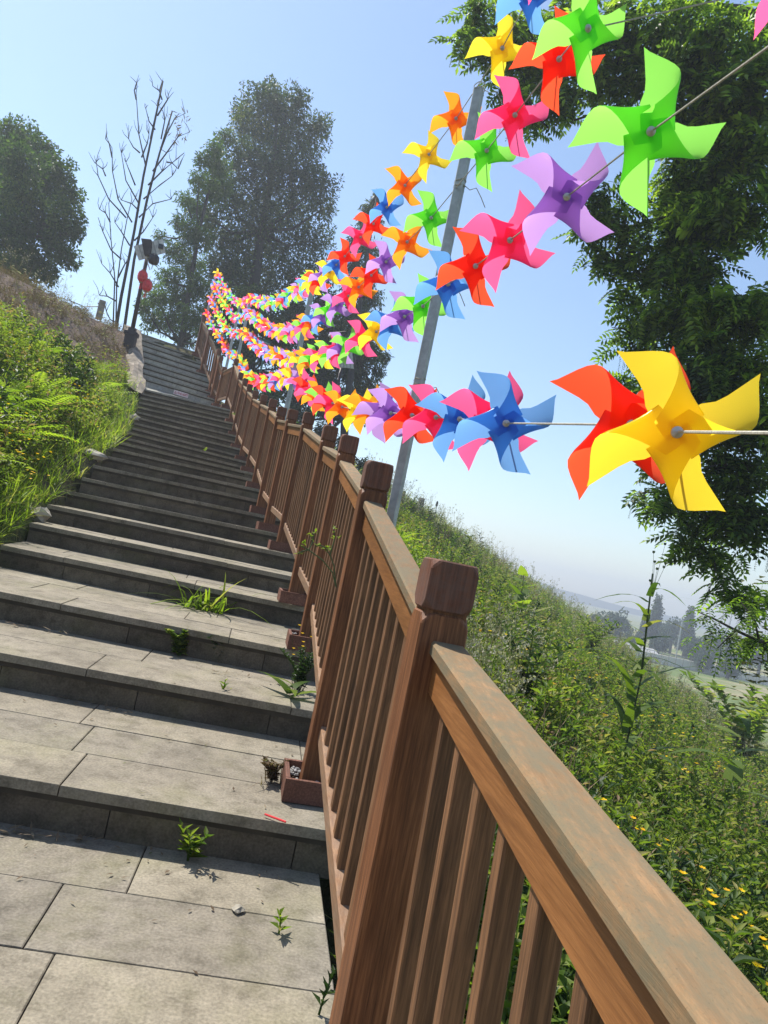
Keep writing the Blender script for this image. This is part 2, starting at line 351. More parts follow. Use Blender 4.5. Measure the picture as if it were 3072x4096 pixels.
# side plaster / rock edge beside the upper flight
def rock(mb,c,s,r=None,seed=0,flat=.6):
    bm=bmesh.new();bmesh.ops.create_icosphere(bm,subdivisions=2,radius=1);rs=np.random.default_rng(seed)
    k=rs.uniform(1.5,3,3);ph=rs.uniform(0,6,3)
    V=[]
    for v in bm.verts:
        p=np.array(v.co);f=1+.22*math.sin(k[0]*p[0]*2+ph[0])+.18*math.sin(k[1]*p[1]*2.6+ph[1])+.15*math.sin(k[2]*p[2]*3+ph[2])+rs.uniform(-.05,.05)
        V.append(np.array(c)+p*f*np.array([s,s,s*flat]))
    mb.add(V,[tuple(x.index for x in f.verts) for f in bm.faces],r);bm.free()
ys=np.linspace(14.6,18.1,12);mb=MB();VV=[];FF=[]
for n_,y in enumerate(ys):
    xl=float(np.interp(y,_ly,_lx));zt=float(np.interp(y,_ly,_lz))
    for m_,dx in enumerate((.04,-.10,-.22,-.36)):
        VV.append((xl+dx+.03*math.sin(y*5+m_),y,zt+(.02,.10,.16,.10)[m_]+.04*math.sin(y*7+m_*2)))
FF=[(n_*4+m_,n_*4+m_+1,(n_+1)*4+m_+1,(n_+1)*4+m_) for n_ in range(11) for m_ in range(3)]
FF+=[]
VV2=[(x,y,z-.35) for x,y,z in VV];b=len(VV)
FF+=[tuple(b+i for i in f[::-1]) for f in FF]
FF+=[(n_*4,(n_+1)*4,(n_+1)*4+b,n_*4+b) for n_ in range(11)]+[((n_+1)*4+3,n_*4+3,n_*4+3+b,(n_+1)*4+3+b) for n_ in range(11)]
mb.add(VV+VV2,FF);o=mb.build('plaster_edge',M['plaster'],None,(-4.6,16.5,4.4));tag(o,'pale cracked plaster edging strip along the left side of the upper stair flight','edging')
for n_,(u,v,y,s) in enumerate([(395,1760,8.2,.11),(190,1920,6.1,.10),(60,2060,5.1,.10),(530,1700,11.2,.10),(545,1640,12.8,.10)]):
    p=at(u,v,y);p[2]=H(p[0],p[1])+.03;mb=MB();rock(mb,p,s,seed=n_+3)
    o=mb.build('edge_rock',M['rock'],None,p)
    tag(o,['pale grey rock in the grass beside the middle of the lower flight','pale rock among tall grass blades left of the lower steps','pale rock nearest the camera, at the left frame edge beside the steps','small pale rock low beside the steps below the landing','small pale rock beside the steps just under the landing'][n_],'rock','rocks edging the left side of the steps')
# ---------------------------------------------------------------- wooden railing
rl=empty('wooden_railing',(.3,1.38,0),'reddish brown wooden railing with square capped posts running up the right side of the stairs','railing')
ro=(.3,1.38,0)
# left-front corner x,y ; base z ; top z ; width
P_=[(.249,1.38,0,1.073),(.150,2.55,.15,1.39),(.06,3.93,.45,1.68),(-.059,4.87,.6,1.865),(-.275,6.3,.9,2.178),(-.47,7.1,1.05,2.313),(-.638,7.8,1.215,2.438),(-.846,8.85,1.53,2.695),(-1.132,10.4,1.83,3.015),(-1.462,12.1,2.13,3.373),(-1.72,13.2,2.43,3.68),(-1.91,13.85,2.73,3.90),(-2.09,14.35,3.03,4.10),(-2.43,15.6,3.50,4.646),(-2.79,16.5,3.62,4.60),(-2.97,16.78,3.82,4.89),(-3.107,17.1,4.0,5.13),(-3.52,17.73,4.56,5.70),(-3.9,18.43,5.115,6.20)]
PW=.10
pc=[]
for n_,(x,y,zb,zt) in enumerate(P_):
    ang=math.atan2(-(P_[min(n_+1,18)][0]-P_[max(n_-1,0)][0]),(P_[min(n_+1,18)][1]-P_[max(n_-1,0)][1]))*.8
    ca,sa=math.cos(ang),math.sin(ang);w=PW
    c=np.array([x+(w/2)*ca-(w/2)*sa,y+(w/2)*sa+(w/2)*ca]);pc.append((c,ang,zb,zt))
    mb=MB();r=random.random();caph=.102;bt=zt-caph-.006
    h=bt-(zb+.004);cornercut(mb,(c[0],c[1],zb+.004+h/2),(w,w,h),.022,r,bottom=False,rotz=ang)
    mb.box((c[0],c[1],bt+.004),(w*.86,w*.86,.03),np.array([[ca,-sa,0],[sa,ca,0],[0,0,1]]),r*.2)
    po=mb.build('post',M['post'],rl,ro)
    mc=MB();cornercut(mc,(c[0],c[1],zt-caph/2),(w*1.01,w*1.01,caph),.019,random.random(),rotz=ang);mc.build('cap',M['cap'],po,ro)
    # planter-like base box with gravel
    bx=MB();W=.225 if n_>0 else .2;hB=.078;rz=np.array([[ca,-sa,0],[sa,ca,0],[0,0,1]])
    for dx,dy,sx,sy in((0,-W/2+.008,W,.016),(0,W/2-.008,W,.016),(-W/2+.008,0,.016,W-.0324),(W/2-.008,0,.016,W-.0324)):
        q=rz@np.array([dx,dy,0]);bx.box((c[0]+q[0],c[1]+q[1],zb+.004+hB/2+(.001 if sx<.1 else 0)),(sx,sy,hB),rz)
    bo=bx.build('base_box',M['box'],po,ro)
    if n_==0: bpy.data.objects.remove(bo)
    if 0<n_<8:
        gv=MB();rs=np.random.default_rng(n_)
        for q_ in range(70 if n_<3 else 30):
            px,py=rs.uniform(-W/2+.025,W/2-.025,2)
            if abs(px)<w/2+.008 and abs(py)<w/2+.008: continue
            q=rz@np.array([px,py,0]);rock(gv,(c[0]+q[0],c[1]+q[1],zb+.05+rs.uniform(0,.018)),rs.uniform(.006,.011),rs.random(),q_) if n_<3 else gv.box((c[0]+q[0],c[1]+q[1],zb+.055),(.018,.018,.014),r=rs.random())
        gv.build('gravel',M['gravel'],po,ro)
# near end beyond post 1 (rail runs on past the camera)
segs=[]
def railpt(c,ang,z,side): # side -1 front (towards camera) / +1 back
    return np.array([c[0]-math.sin(ang)*side*PW/2,c[1]+math.cos(ang)*side*PW/2,z])
bal=[]
def panel(a,b,la,lb,nb,first=True):
    """a,b: rail top centre points; la,lb: bottom rail centre points"""
    d=b-a;L=np.linalg.norm(d);u=d/L
    t=MB();n=np.cross(np.cross(u,[0,0,1]),u);n/=np.linalg.norm(n)
    t.beam(a-n*.015,b-n*.015,.070,.030,.005);t.build('handrail_board',M['board'],rl,ro)
    m=MB();m.beam(a-n*.067,b-n*.067,.044,.074,.003);m.build('under_rail',M['rail'],rl,ro)
    m=MB();m.beam(la,lb,.045,.058,.004);m.build('bottom_rail',M['low'],rl,ro)
    for i_ in range(nb):
        f=(i_+1)/(nb+1)
        pt=lerp(a-n*.07,b-n*.07,f);pb=lerp(la,lb,f)
        bal.append((pt,pb,math.atan2(-(b-a)[0],(b-a)[1])))
def rt(n_,side):
    c,ang,zb,zt=pc[n_];return railpt(c,ang,zt-(.150 if side<0 else .115),side)
def bt_(n_,side):
    c,ang,zb,zt=pc[n_];return railpt(c,ang,zb+(.235 if side<0 else .28),side)
panel(np.array([.350,.10,.775]),rt(0,-1)*[0,1,0]+np.array([.313,0,.912]),np.array([.37,.10,-.12]),np.array([.325,1.38,.10]),9)
for n_ in range(18):
    a,b=rt(n_,1),rt(n_+1,-1);la,lb=bt_(n_,1),bt_(n_+1,-1)
    if n_==0: la=np.array([pc[0][0][0]-.01,1.48,.145]);lb=bt_(1,-1)+np.array([0,0,.0])
    if n_==13: a[2]=b[2]=4.49;lb[2]-=.06
    L=np.linalg.norm((b-a)[:2]);panel(a,b,la,lb,max(2,int(round(L/.125))-1) if L>.3 else 1)
def bal_geo(mb,pt,pb,ang):
    mb.beam(pb,pt,.034,.034,.003,upv=(-math.sin(ang),math.cos(ang),0))
for pt,pb,ang in bal[:99]:
    m=MB();bal_geo(m,pt,pb,ang);m.build('baluster',M['bal'],rl,ro)
m=MB()
for pt,pb,ang in bal[99:]: bal_geo(m,pt,pb,ang)
o=m.build('balusters',M['bal'],rl,ro);tag(o,kind='stuff')
# wire loops hanging on the bottom rail
for (cc,rad) in (((.305,1.62,.19),.035),((.235,2.1,.29),.022)):
    m=MB();pts=[np.array(cc)+np.array([math.cos(a)*rad*.7,math.sin(a)*rad*.4,math.sin(a)*rad]) for a in np.linspace(0,6.6,16)];m.tube(pts,.0016,5)
    pts=[p+np.array([.006,0,.004])*i for i,p in enumerate(pts[:9])];m.tube(pts,.0014,5);m.build('wire_tie',M['wire'],rl,ro)
# ---------------------------------------------------------------- pinwheels on four strings between five poles
PR=.165
poles=[(.362,3.3,3.40,'tallest and nearest grey metal pole, behind the second post of the railing',(1916,361)),
(None,10.0,None,'second grey metal pole up the stairs, rising behind the railing',(1262,1100)),
(None,19.0,None,'third grey metal pole, right one of the close pair beyond the landing',(1004,1190)),
(None,21.5,None,'fourth grey metal pole, left one of the close pair beyond the landing',(962,1212)),
(None,26.5,None,'farthest grey metal pole at the stair top, where the strings rise to a peak',(866,1086))]
for n_,(x,y,zt,lb,uv) in enumerate(poles):
    p=at(uv[0],uv[1],y);wd=(.045,.055,.06,.06,.06)[n_]
    zb=float(H(p[0],p[1]))-.2
    r=empty('metal_pole',(p[0],p[1],zb),lb,'pole','poles carrying the pinwheel strings')
    m=MB();m.beam((p[0],p[1],zb),(p[0],p[1],p[2]),wd,wd,.004,upv=(.5,1,0));m.build('shaft',M['metal'],r,r.location)
    if n_<2:
        for q_ in range(4):
            zz=p[2]-.02-q_*(.50 if n_==0 else .42)
            m=MB();rs=np.random.default_rng(q_+n_*7)
            pts=[(p[0]+math.cos(a)*wd*.62,p[1]+math.sin(a)*wd*.62,zz+.004*a+rs.uniform(-.004,.004)) for a in np.linspace(0,14,30)]
            pts+=[(p[0]+.05+.03*i,p[1]-.03,zz+.03*math.sin(i*1.5)-.012*i) for i in range(4)]
            m.tube(pts,.0022,5);m.build('rope_tie',M['rope'],r,r.location)
COLS={'pink':(.88,.10,.26),'red':(.86,.075,.02),'orange':(.86,.33,.012),'yellow':(.84,.66,.03),'green':(.26,.70,.09),'blue':(.13,.33,.66),'purple':(.46,.26,.60)}
def plasticm(name,c):
    def fn(t,out):
        p=N(t,'ShaderNodeBsdfPrincipled');p.inputs['Roughness'].default_value=.2;p.inputs['Specular IOR Level'].default_value=.5
        n=noise(t,55,3);k=ramp(t,n,[(.25,tuple(x*.8 for x in c)),(.4,c)]);t.links.new(k,p.inputs['Base Color'])
        tr=N(t,'ShaderNodeBsdfTranslucent');tr.inputs[0].default_value=(*[min(1,x*1.12+.01) for x in c],1)
        mx=N(t,'ShaderNodeMixShader');mx.inputs[0].default_value=.80
        t.links.new(p.outputs[0],mx.inputs[1]);t.links.new(tr.outputs[0],mx.inputs[2]);t.links.new(mx.outputs[0],out.inputs[0])
    return mk_mat(name,fn)
for c in COLS: M['pw_'+c]=plasticm(c+'_plastic',COLS[c])
def blade(k,na_=8,nb_=12):
    """one folded quarter: flat from hub to tip, rolled over clockwise and pinned back at the hub; +z faces the viewer"""
    A=np.array([math.cos(k*math.pi/2),math.sin(k*math.pi/2)]);B=np.array([A[1],-A[0]])
    V=[];F=[];idx={}
    for ib in range(nb_+1):
        b=ib/nb_
        for ia in range(na_+1):
            f=ia/na_;a=f*(1-.76*b)-.03*b
            lat=.43*math.sin(math.pi*b)**(1.4 if b<.5 else .9)*(.82+.18*f)-.13*b*b-.10*math.sin(math.pi*min(1,a*1.9))*(1-b)**2
            z=.15*(1-math.cos(math.pi*b))*.5*(.8+.4*f*(1-b))+.010*b*f-.05*a*a*(1-b)
            p=A*a+B*lat
            V.append((p[0]*PR,p[1]*PR,z*PR*1.25))
    for ib in range(nb_):
        for ia in range(na_):
            i0=ib*(na_+1)+ia;F.append((i0,i0+1,i0+na_+2,i0+na_+1))
    return V,F
def mesh_poly(name,V,F,mat,smooth=True):
    me=bpy.data.meshes.new(name);me.from_pydata([tuple(map(float,v)) for v in V],[],F);me.update()
    me.materials.append(mat)
    if smooth: me.polygons.foreach_set('use_smooth',[True]*len(me.polygons))
    return me
hubm=MB()
hubm.lathe([(0,.034),(.004,.034),(.0045,.033),(.0045,.031),(.0075,.031),(.008,.029),(.0125,.028),(.0135,.026),(.0125,.0),(.005,-.012),(0,-.012)],(0,0,0),14)
hub_me=mesh_poly('hub',[(v[0]*.75,v[1]*.75,v[2]) for v in hubm.v],hubm.f,simple('hub_washer',(.62,.58,.55),.35,.1,40),True)
nearm={c:[mesh_poly('blade',*blade(k),M['pw_'+c]) for k in range(4)] for c in COLS}
farm={}
for c in COLS:
    V=[];F=[]
    for k in range(4):
        v,f=blade(k,4,6);b=len(V);V+=v;F+=[tuple(i+b for i in q) for q in f]
    farm[c]=mesh_poly('pinwheel',V,F,M['pw_'+c])
strn=['top','second','third','lowest']
# (u,v,radius px,colour,tip angle)
S1=[(2420,-420,255,'red',10),(2240,-190,215,'pink',60),(2120,-18,176,'blue',38),(2005,200,156,'yellow',12),'P',(1822,479,122,'orange',26),(1711,625,110,'yellow',89),(1616,745,103,'orange',53),(1546,830,92,'blue',44),(1492,896,84,'red',82),(1441,952,78,'pink',78),(1378,1026,70,'red',13),(1345,1060,66,'blue',40),(1318,1090,61,'yellow',60),(1290,1108,56,'purple',20),(1270,1122,52,'red',75),(1254,1130,49,'yellow',35)]
S2=[(3190,-70,262,'pink',62),(2329,122,258,'green',30),(2230,244,206,'red',8),(2053,468,182,'pink',29),(1942,608,158,'green',14),'P',(1722,875,126,'green',27),(1627,970,111,'orange',77),(1542,1048,97,'purple',31),(1483,1104,90,'red',4),(1433,1149,82,'orange',84),(1393,1185,77,'pink',34),(1348,1221,69,'purple',70),(1316,1243,63,'green',20),(1290,1262,58,'purple',55),(1262,1279,54,'blue',10),(1240,1292,51,'orange',70),(1222,1306,49,'pink',40)]
S3=[(2590,536,334,'green',98-90),(2257,795,262,'purple',61),(2033,966,210,'pink',79),(1897,1068,184,'red',31),(1789,1139,160,'blue',31),'P',(1690,1224,134,'green',10),(1617,1267,120,'purple',32),(1562,1296,110,'blue',80),(1503,1327,100,'yellow',50),(1450,1354,94,'pink',42),(1396,1381,78,'green',82),(1367,1392,76,'purple',40),(1340,1402,70,'pink',15),(1320,1410,66,'green',65),(1297,1419,62,'yellow',35),(1272,1428,58,'pink',80),(1250,1435,55,'green',20),(1228,1441,52,'orange',60),(1208,1444,50,'yellow',10)]
S4=[(2692,1727,418,'yellow',35),(2508,1699,372,'red',61),(2018,1693,244,'blue',29),(1958,1686,222,'pink',69),(1834,1676,188,'blue',73),(1739,1669,170,'pink',40),(1645,1661,153,'red',47),'P',(1560,1650,136,'purple',46),(1530,1650,126,'purple',5),(1475,1638,110,'orange',72),(1430,1641,99,'yellow',67),(1367,1627,91,'orange',53),(1330,1612,85,'pink',0),(1305,1602,78,'red',50),(1288,1596,72,'green',70),(1266,1584,66,'orange',30),(1245,1568,61,'pink',15),(1224,1552,57,'red',60),(1204,1538,53,'pink',85),(1184,1522,50,'purple',25)]
# uphill continuation of every string beyond the second pole: (u,v) path with the poles' places marked by depth
C1=[(1254,1130,10),(1244,1132,0),(1206,1152,0),(1187,1173,0),(1150,1187,0),(1121,1206,0),(1083,1215,0),(1055,1211,0),(1027,1201,0),(1003,1197,19),(982,1212,0),(962,1215,21.5),(945,1208,0),(927,1192,0),(909,1168,0),(894,1149,0),(880,1120,0),(868,1088,26.5)]
C2=[(1222,1306,10),(1187,1329,0),(1150,1331,0),(1121,1331,0),(1083,1319,0),(1055,1300,0),(1027,1281,0),(1008,1262,0),(990,1253,19),(965,1272,0),(946,1277,21.5),(927,1258,0),(909,1234,0),(894,1210,0),(876,1182,0),(861,1150,0),(856,1130,26.5)]
C3=[(1208,1444,10),(1178,1444,0),(1140,1437,0),(1102,1423,0),(1074,1414,0),(1046,1400,0),(1022,1381,0),(1003,1357,0),(980,1329,19),(956,1335,0),(934,1338,21.5),(913,1324,0),(894,1296,0),(876,1267,0),(861,1234,0),(847,1206,0),(843,1188,26.5)]
C4=[(1184,1522,10),(1150,1509,0),(1112,1521,0),(1075,1530,0),(1039,1530,0),(1003,1521,0),(981,1499,0),(967,1472,0),(960,1441,19),(943,1421,0),(926,1417,21.5),(907,1400,0),(895,1373,0),(875,1345,0),(856,1320,0),(842,1296,0),(832,1272,0),(826,1250,26.5)]
ordn=['first','second','third','fourth','fifth','sixth','seventh','eighth','ninth','tenth','eleventh','twelfth','thirteenth','fourteenth','fifteenth','sixteenth','seventeenth']
cn={'pink':'hot pink','red':'orange red','orange':'amber','yellow':'lemon yellow','green':'lime green','blue':'sky blue','purple':'lavender'}
def basis(n,ang):
    n=n/np.linalg.norm(n);a=Rt*math.cos(ang)+Up*math.sin(ang);a=a-n*(a@n);a/=np.linalg.norm(a);b=np.cross(n,a);return a,b,n
def setm(o,p,a,b,n,s=1.0):
    o.matrix_world=Matrix(((a[0]*s,b[0]*s,n[0]*s,p[0]),(a[1]*s,b[1]*s,n[1]*s,p[1]),(a[2]*s,b[2]*s,n[2]*s,p[2]),(0,0,0,1)))
allc=list(COLS)
rpw=random.Random(11)
for si,(S,C) in enumerate(zip((S1,S2,S3,S4),(C1,C2,C3,C4))):
    pts=[];seg=0;items=[]
    for q in S:
        if q=='P': seg=1;continue
        u,v,r,c,ang=q;d=462.0/r
        if seg==1: d=max(d,3.42+.1)
        pt=at(u,v,d);items.append((pt,c,ang,seg))
    # depths beyond P1 rise monotonically to 10 m
    ds=[i[0][1] for i in items]
    # continuation
    kn=[i for i,q in enumerate(C) if q[2]];cp=[]
    cum=[0]
    for a_,b_ in zip(C[:-1],C[1:]): cum.append(cum[-1]+math.hypot(a_[0]-b_[0],a_[1]-b_[1]))
    dep=np.interp(range(len(C)),kn,[C[i][2] for i in kn])
    CP=[at(q[0],q[1],float(dd)) for q,dd in zip(C,dep)]
    # resample at even spacing
    fine=[];
    for a_,b_ in zip(CP[:-1],CP[1:]):
        for f in np.linspace(0,1,12,endpoint=False): fine.append(a_*(1-f)+b_*f)
    fine.append(CP[-1]);fine=np.array(fine)
    for _ in range(6): fine[1:-1]=(fine[:-2]+fine[1:-1]*2+fine[2:])/4
    cl=np.concatenate([[0],np.cumsum(np.linalg.norm(np.diff(fine,axis=0),axis=1))])
    sp=.335;n_=int(cl[-1]/sp);last=None
    for k in range(1,n_+1):
        s=k*sp;pt=np.array([np.interp(s,cl,fine[:,j]) for j in range(3)])
        c=rpw.choice([x for x in allc if x!=last]);last=c
        items.append((pt,c,rpw.uniform(0,90),2 if pt[1]<19 else (3 if pt[1]<21.5 else 4)))
    # rope
    rp=[i[0] for i in items];P=np.array(rp)
    order=rp
    first=rp[0]+(rp[0]-rp[1])*(2.2 if si!=3 else 1.0)
    if si==3: first=at(3300,1735,.62)
    if si==2: first=at(3250,60,.85)
    if si==1: first=at(3400,-250,1.05)
    m=MB();m.tube([first]+[p for p in order],[.0024 if p[1]<12 else .004 for p in [first]+order],6)
    o=m.build('pinwheel_string',M['rope'],None,rp[4]);tag(o,'pale cord threading the %s row of pinwheels from pole to pole'%strn[si],'cord','cords carrying the pinwheels')
    cnt={}
    for i_,(pt,c,ang,sg) in enumerate(items):
        nb=items[i_-1][0] if i_>0 else first
        t=nb-pt;t/=np.linalg.norm(t);vw=CAM-pt;vw/=np.linalg.norm(vw)
        if i_+1<len(items):
            t2=pt-items[i_+1][0];t2/=np.linalg.norm(t2);t=t+t2;t/=np.linalg.norm(t)
        wv=.75 if sg<2 else .5
        n=t+vw*wv
        if sg>=1: n=n+np.array([rpw.gauss(0,.12) for _ in range(3)])
        a,b,n=basis(n,R_(ang))
        key=(c,sg);cnt[key]=cnt.get(key,0)+1
        where={0:'%s string, counted downhill-end first, before the nearest pole',1:'%s string past the nearest pole',2:'%s string past the second pole',3:'%s string between the close pair of poles',4:'%s string rising to the farthest pole'}[sg]%strn[si]
        lab='%s %s pinwheel on the %s'%(ordn[cnt[key]-1],cn[c],where)
        if i_<26 or sg<2:
            r=bpy.data.objects.new('pinwheel',None);col.objects.link(r);r.empty_display_size=.1
            setm(r,pt,a,b,n,(1.2 if sg==2 else 1.06) if sg>=2 else (1.0 if pt[1]<5 else 1.0+.2*min(1,(pt[1]-5)/4)))
            for k in range(4):
                o=bpy.data.objects.new('blade',nearm[c][k]);col.objects.link(o);o.parent=r
            o=bpy.data.objects.new('hub',hub_me);col.objects.link(o);o.parent=r
        else:
            r=bpy.data.objects.new('pinwheel',farm[c]);col.objects.link(r);setm(r,pt,a,b,n,1.2 if sg==2 else 1.06)
        tag(r,lab,'pinwheel','pinwheels threaded on the four strings')
print('PW total',sum(1 for o in bpy.data.objects if o.name.startswith('pinwheel') and o.get('category')=='pinwheel'))
# ---------------------------------------------------------------- lamp posts
def lamp(base,top,label,lanterns=True,panel_off=(0,0,0),group='lamp posts with solar panels'):
    base=np.array(base,float);top=np.array(top,float);r=empty('lamp_post',base,label,'lamp post',group);og=base
    ax=(top-base);Ln=np.linalg.norm(ax);ax/=Ln
    m=MB();m.tube([base+ax*.45,top],[.05,.042],8);m.build('shaft',M['darkmetal'],r,og,True)
    m=MB();m.beam(base-ax*.3,base+ax*.38,.24,.24,.02,upv=(1,0,0));m.beam(base+ax*.38,base+ax*.46,.30,.30,.03,upv=(1,0,0));m.beam(base+ax*.46,base+ax*.56,.17,.17,.03,upv=(1,0,0));m.build('plinth',M['darkmetal'],r,og)
    return r,og,ax
b0=at(512,1405,17.0);t0=at(592,1010,17.0)
b0=np.array([b0[0],b0[1],b0[2]]);t0=np.array([t0[0],t0[1],t0[2]])
r,og,ax=lamp(b0,t0,'dark lamp post with solar panel and two red lanterns, left of the upper stairs')
def flat_panel(r,og,corners,name,frame=True):
    c=[np.array(p,float) for p in corners];ce=sum(c)/4;e1=c[1]-c[0];e2=c[3]-c[0];n=np.cross(e1,e2);n/=np.linalg.norm(n)
    if n@(CAM-ce)<0: n=-n
    V=[p for p in c]+[p-n*.025 for p in c];m=MB();m.add(V,[(0,1,2,3),(7,6,5,4),(0,4,5,1),(1,5,6,2),(2,6,7,3),(3,7,4,0)]);o=m.build(name,M['panel'],r,og)
    for k in range(1,6):
        a=c[0]+e1*k/6;b=c[3]+(c[2]-c[3])*k/6;mm=MB();mm.beam(a+n*.006,b+n*.006,.018,.012,.002,upv=n);mm.build('rib',simple('panel_rib',(.30,.29,.26),.6) if k==1 and 'panel_rib' not in bpy.data.materials else bpy.data.materials['panel_rib'],o,og)
    return o,n,c,e1,e2
def P3(u,v,d=16.9): return at(u,v,d)
s=300/635.0*1.0
q=lambda x,y,d=16.9: at(450+x*.4724,900+y*.4724,d)
po,n,c,e1,e2=flat_panel(r,og,[q(178,178),q(425,118),q(448,232),q(222,298)],'solar_panel')
m=MB();cc=c[0]+e1*.86+e2*.5+n*.03;m.box(cc,(.11,.05,.10),r=.1);m.build('junction_box',M['black'],r,og)
m=MB();V=[q(242,112,16.75),q(328,122,16.75),q(318,250,16.8),q(268,250,16.8)];V+=[p+np.array([0,.12,0]) for p in V];m.add(V,[(0,1,2,3),(7,6,5,4),(0,4,5,1),(1,5,6,2),(2,6,7,3),(3,7,4,0)]);m.build('lamp_head',M['darkmetal'],r,og)
m=MB();m.lathe([(0,.0),(.10,.02),(.13,.10),(.12,.20),(.05,.26),(0,.26)],q(340,335,16.85),12);m.build('lamp_shade',M['darkmetal'],r,og,True)
m=MB();m.tube([q(285,260),q(300,330),q(318,380)],.012,6);m.tube([q(320,260),q(345,320),q(330,375)],.010,6);m.build('cable',M['panel'],r,og)
def lantern(c,R,lb):
    c=np.array(c);rr=empty('red_lantern',c,lb,'lantern','red lanterns hanging on the lamp post')
    m=MB();prof=[(R*.45,R*.95),(R*.85,R*.75),(R*1.02,R*.3),(R*1.05,-.1*R),(R*.95,-.55*R),(R*.6,-.9*R),(R*.4,-R)]
    seg=20;V=[];F=[]
    for i_,(a,h) in enumerate(prof):
        for k in range(seg):
            q_=a*(1.0 if k%2 else .94);V.append(c+np.array([q_*.82*math.cos(2*math.pi*k/seg),q_*.82*math.sin(2*math.pi*k/seg),h*1.05]))
    for i_ in range(len(prof)-1):
        for k in range(seg): F.append((i_*seg+k,i_*seg+(k+1)%seg,(i_+1)*seg+(k+1)%seg,(i_+1)*seg+k))
    m.add(V,F);m.build('lantern_body',M['red'],rr,c)
    m=MB();m.lathe([(0,.02),(R*.42,.02),(R*.46,0),(R*.42,-.02),(0,-.02)],c+np.array([0,0,R]),12);m.lathe([(0,.02),(R*.40,.02),(R*.42,0),(R*.40,-.02),(0,-.02)],c-np.array([0,0,R]),12);m.build('lantern_cap',simple('lantern_gold',(.35,.12,.03),.5) if 'lantern_gold' not in bpy.data.materials else bpy.data.materials['lantern_gold'],rr,c)
    m=MB()
    for k in range(7):
        a=k*.9;m.tube([c-np.array([0,0,R]),c-np.array([.01*math.cos(a),.01*math.sin(a),R*1.4]),c-np.array([.03*math.cos(a),.03*math.sin(a),R*2.2])],.004,4)
    m.tube([c+np.array([0,0,R]),c+np.array([.03,.03,R*1.8])],.005,4);m.build('tassel',M['red'],rr,c)
lantern(q(255,437,16.75),.135,'upper left red lantern of the pair hanging on the lamp post')
lantern(q(292,513,16.78),.135,'lower right red lantern of the pair, hanging against the lamp post')
# second lamp post behind the strings
b1=at(1330,1950,18.5);b1[2]=H(b1[0],b1[1]);t1=at(1372,1440,18.5)
b1=np.array([t1[0],t1[1],b1[2]])
r,og,ax=lamp(b1,t1,'dark lamp post with pale solar panel half hidden behind the pinwheel strings')
z2=lambda x,y,d=18.3: at(1250+x*.315,1300+y*.315,d)
po,n,c,e1,e2=flat_panel(r,og,[z2(300,330),z2(505,350),z2(523,553),z2(265,530)],'solar_panel')
m=MB();m.beam(z2(258,845,18.5),z2(300,700,18.5),.22,.16,.02,upv=(1,0,0));m.build('control_box',M['black'],r,og)
m=MB();cd_=z2(250,150,18.4);m.lathe([(0,.10),(.06,.09),(.10,.05),(.11,0),(.10,-.02),(0,-.02)],cd_,14);m.build('dome_camera',M['whitep'],r,og,True)
m=MB();m.beam(z2(250,105,18.5),z2(420,90,18.5),.05,.05,.01);m.tube([z2(400,95,18.5),z2(330,530,18.5)],.03,6);m.build('bracket',M['darkmetal'],r,og)
# green path sign behind the strings
zz=lambda x,y,d=22: at(750+x/4.1475,1200+y/4.1475,d)
sp_=zz(1310,720);sg=empty('path_sign',(sp_[0],sp_[1],float(H(sp_[0],sp_[1]))),'small dark green path sign on a thin green post, seen behind the pinwheels','sign')
so_=sg.location
m=MB();tb=zz(1305,760);m.tube([(tb[0],tb[1],so_[2]),tuple(tb)],.03,8);m.build('post',M['pole_green'],sg,so_)
m=MB();cs=[zz(1240,740),zz(1250,655),zz(1290,640),zz(1380,690),zz(1372,762)];V=cs+[p+np.array([0,.03,0]) for p in cs];m.add(V,[(0,1,2,3,4),(9,8,7,6,5)]+[(i,i+5,(i+1)%5+5,(i+1)%5) for i in range(5)]);bo=m.build('board',M['pole_green'],sg,so_)
m=MB()
for k in range(5):
    for q_ in range(3):
        x0=1258+k*22;y0=688+k*9+q_*9;m.beam(zz(x0,y0,21.97),zz(x0+13,y0+5,21.97),.008,.01,.001)
    m.beam(zz(1264+k*22,686+k*9,21.965),zz(1262+k*22,714+k*9,21.965),.008,.008,.001)
m.build('lettering',M['whitep'],bo,so_)
# warning plate on the first riser of the upper flight
L24,R24=Lx[23],Rx[23];d=(R24-L24);wd24=np.linalg.norm(d);d/=wd24;nrm=np.array([d[1],-d[0]])
s0=.535*wd24;pc0=L24+d*s0+nrm*.03;zc=3.82-.115
sg=empty('warning_plate',(pc0[0],pc0[1],zc),'small white warning plate with dark red Chinese characters on the riser above the landing','sign')
ang=math.atan2(d[1],d[0]);rz=np.array([[math.cos(ang),-math.sin(ang),0],[math.sin(ang),math.cos(ang),0],[0,0,1]])
m=MB();m.box((pc0[0],pc0[1],zc),(.34,.008,.10),rz);m.build('plate',simple('plate_white',(.72,.62,.64),.5,0,20,.06),sg,sg.location)
try:
    tc=bpy.data.curves.new('characters','FONT');tc.body='小心台阶';tc.size=.062;tc.align_x='CENTER';tc.align_y='CENTER';tc.extrude=.001;tc.offset=.0012
    to=bpy.data.objects.new('characters',tc);col.objects.link(to)
    bpy.context.view_layer.update();me=bpy.data.meshes.new_from_object(to.evaluated_get(bpy.context.evaluated_depsgraph_get()));bpy.data.objects.remove(to)
    me.materials.clear();me.materials.append(M['plum']);o=link('characters',me,sg)
    print('TEXT verts',len(me.vertices))
    o.matrix_local=Matrix(((d[0],0,nrm[0],d[0]*.035+nrm[0]*.006),(d[1],0,nrm[1],d[1]*.035+nrm[1]*.006),(0,1,0,0),(0,0,0,1)))
except Exception as ex: print('text failed',ex)
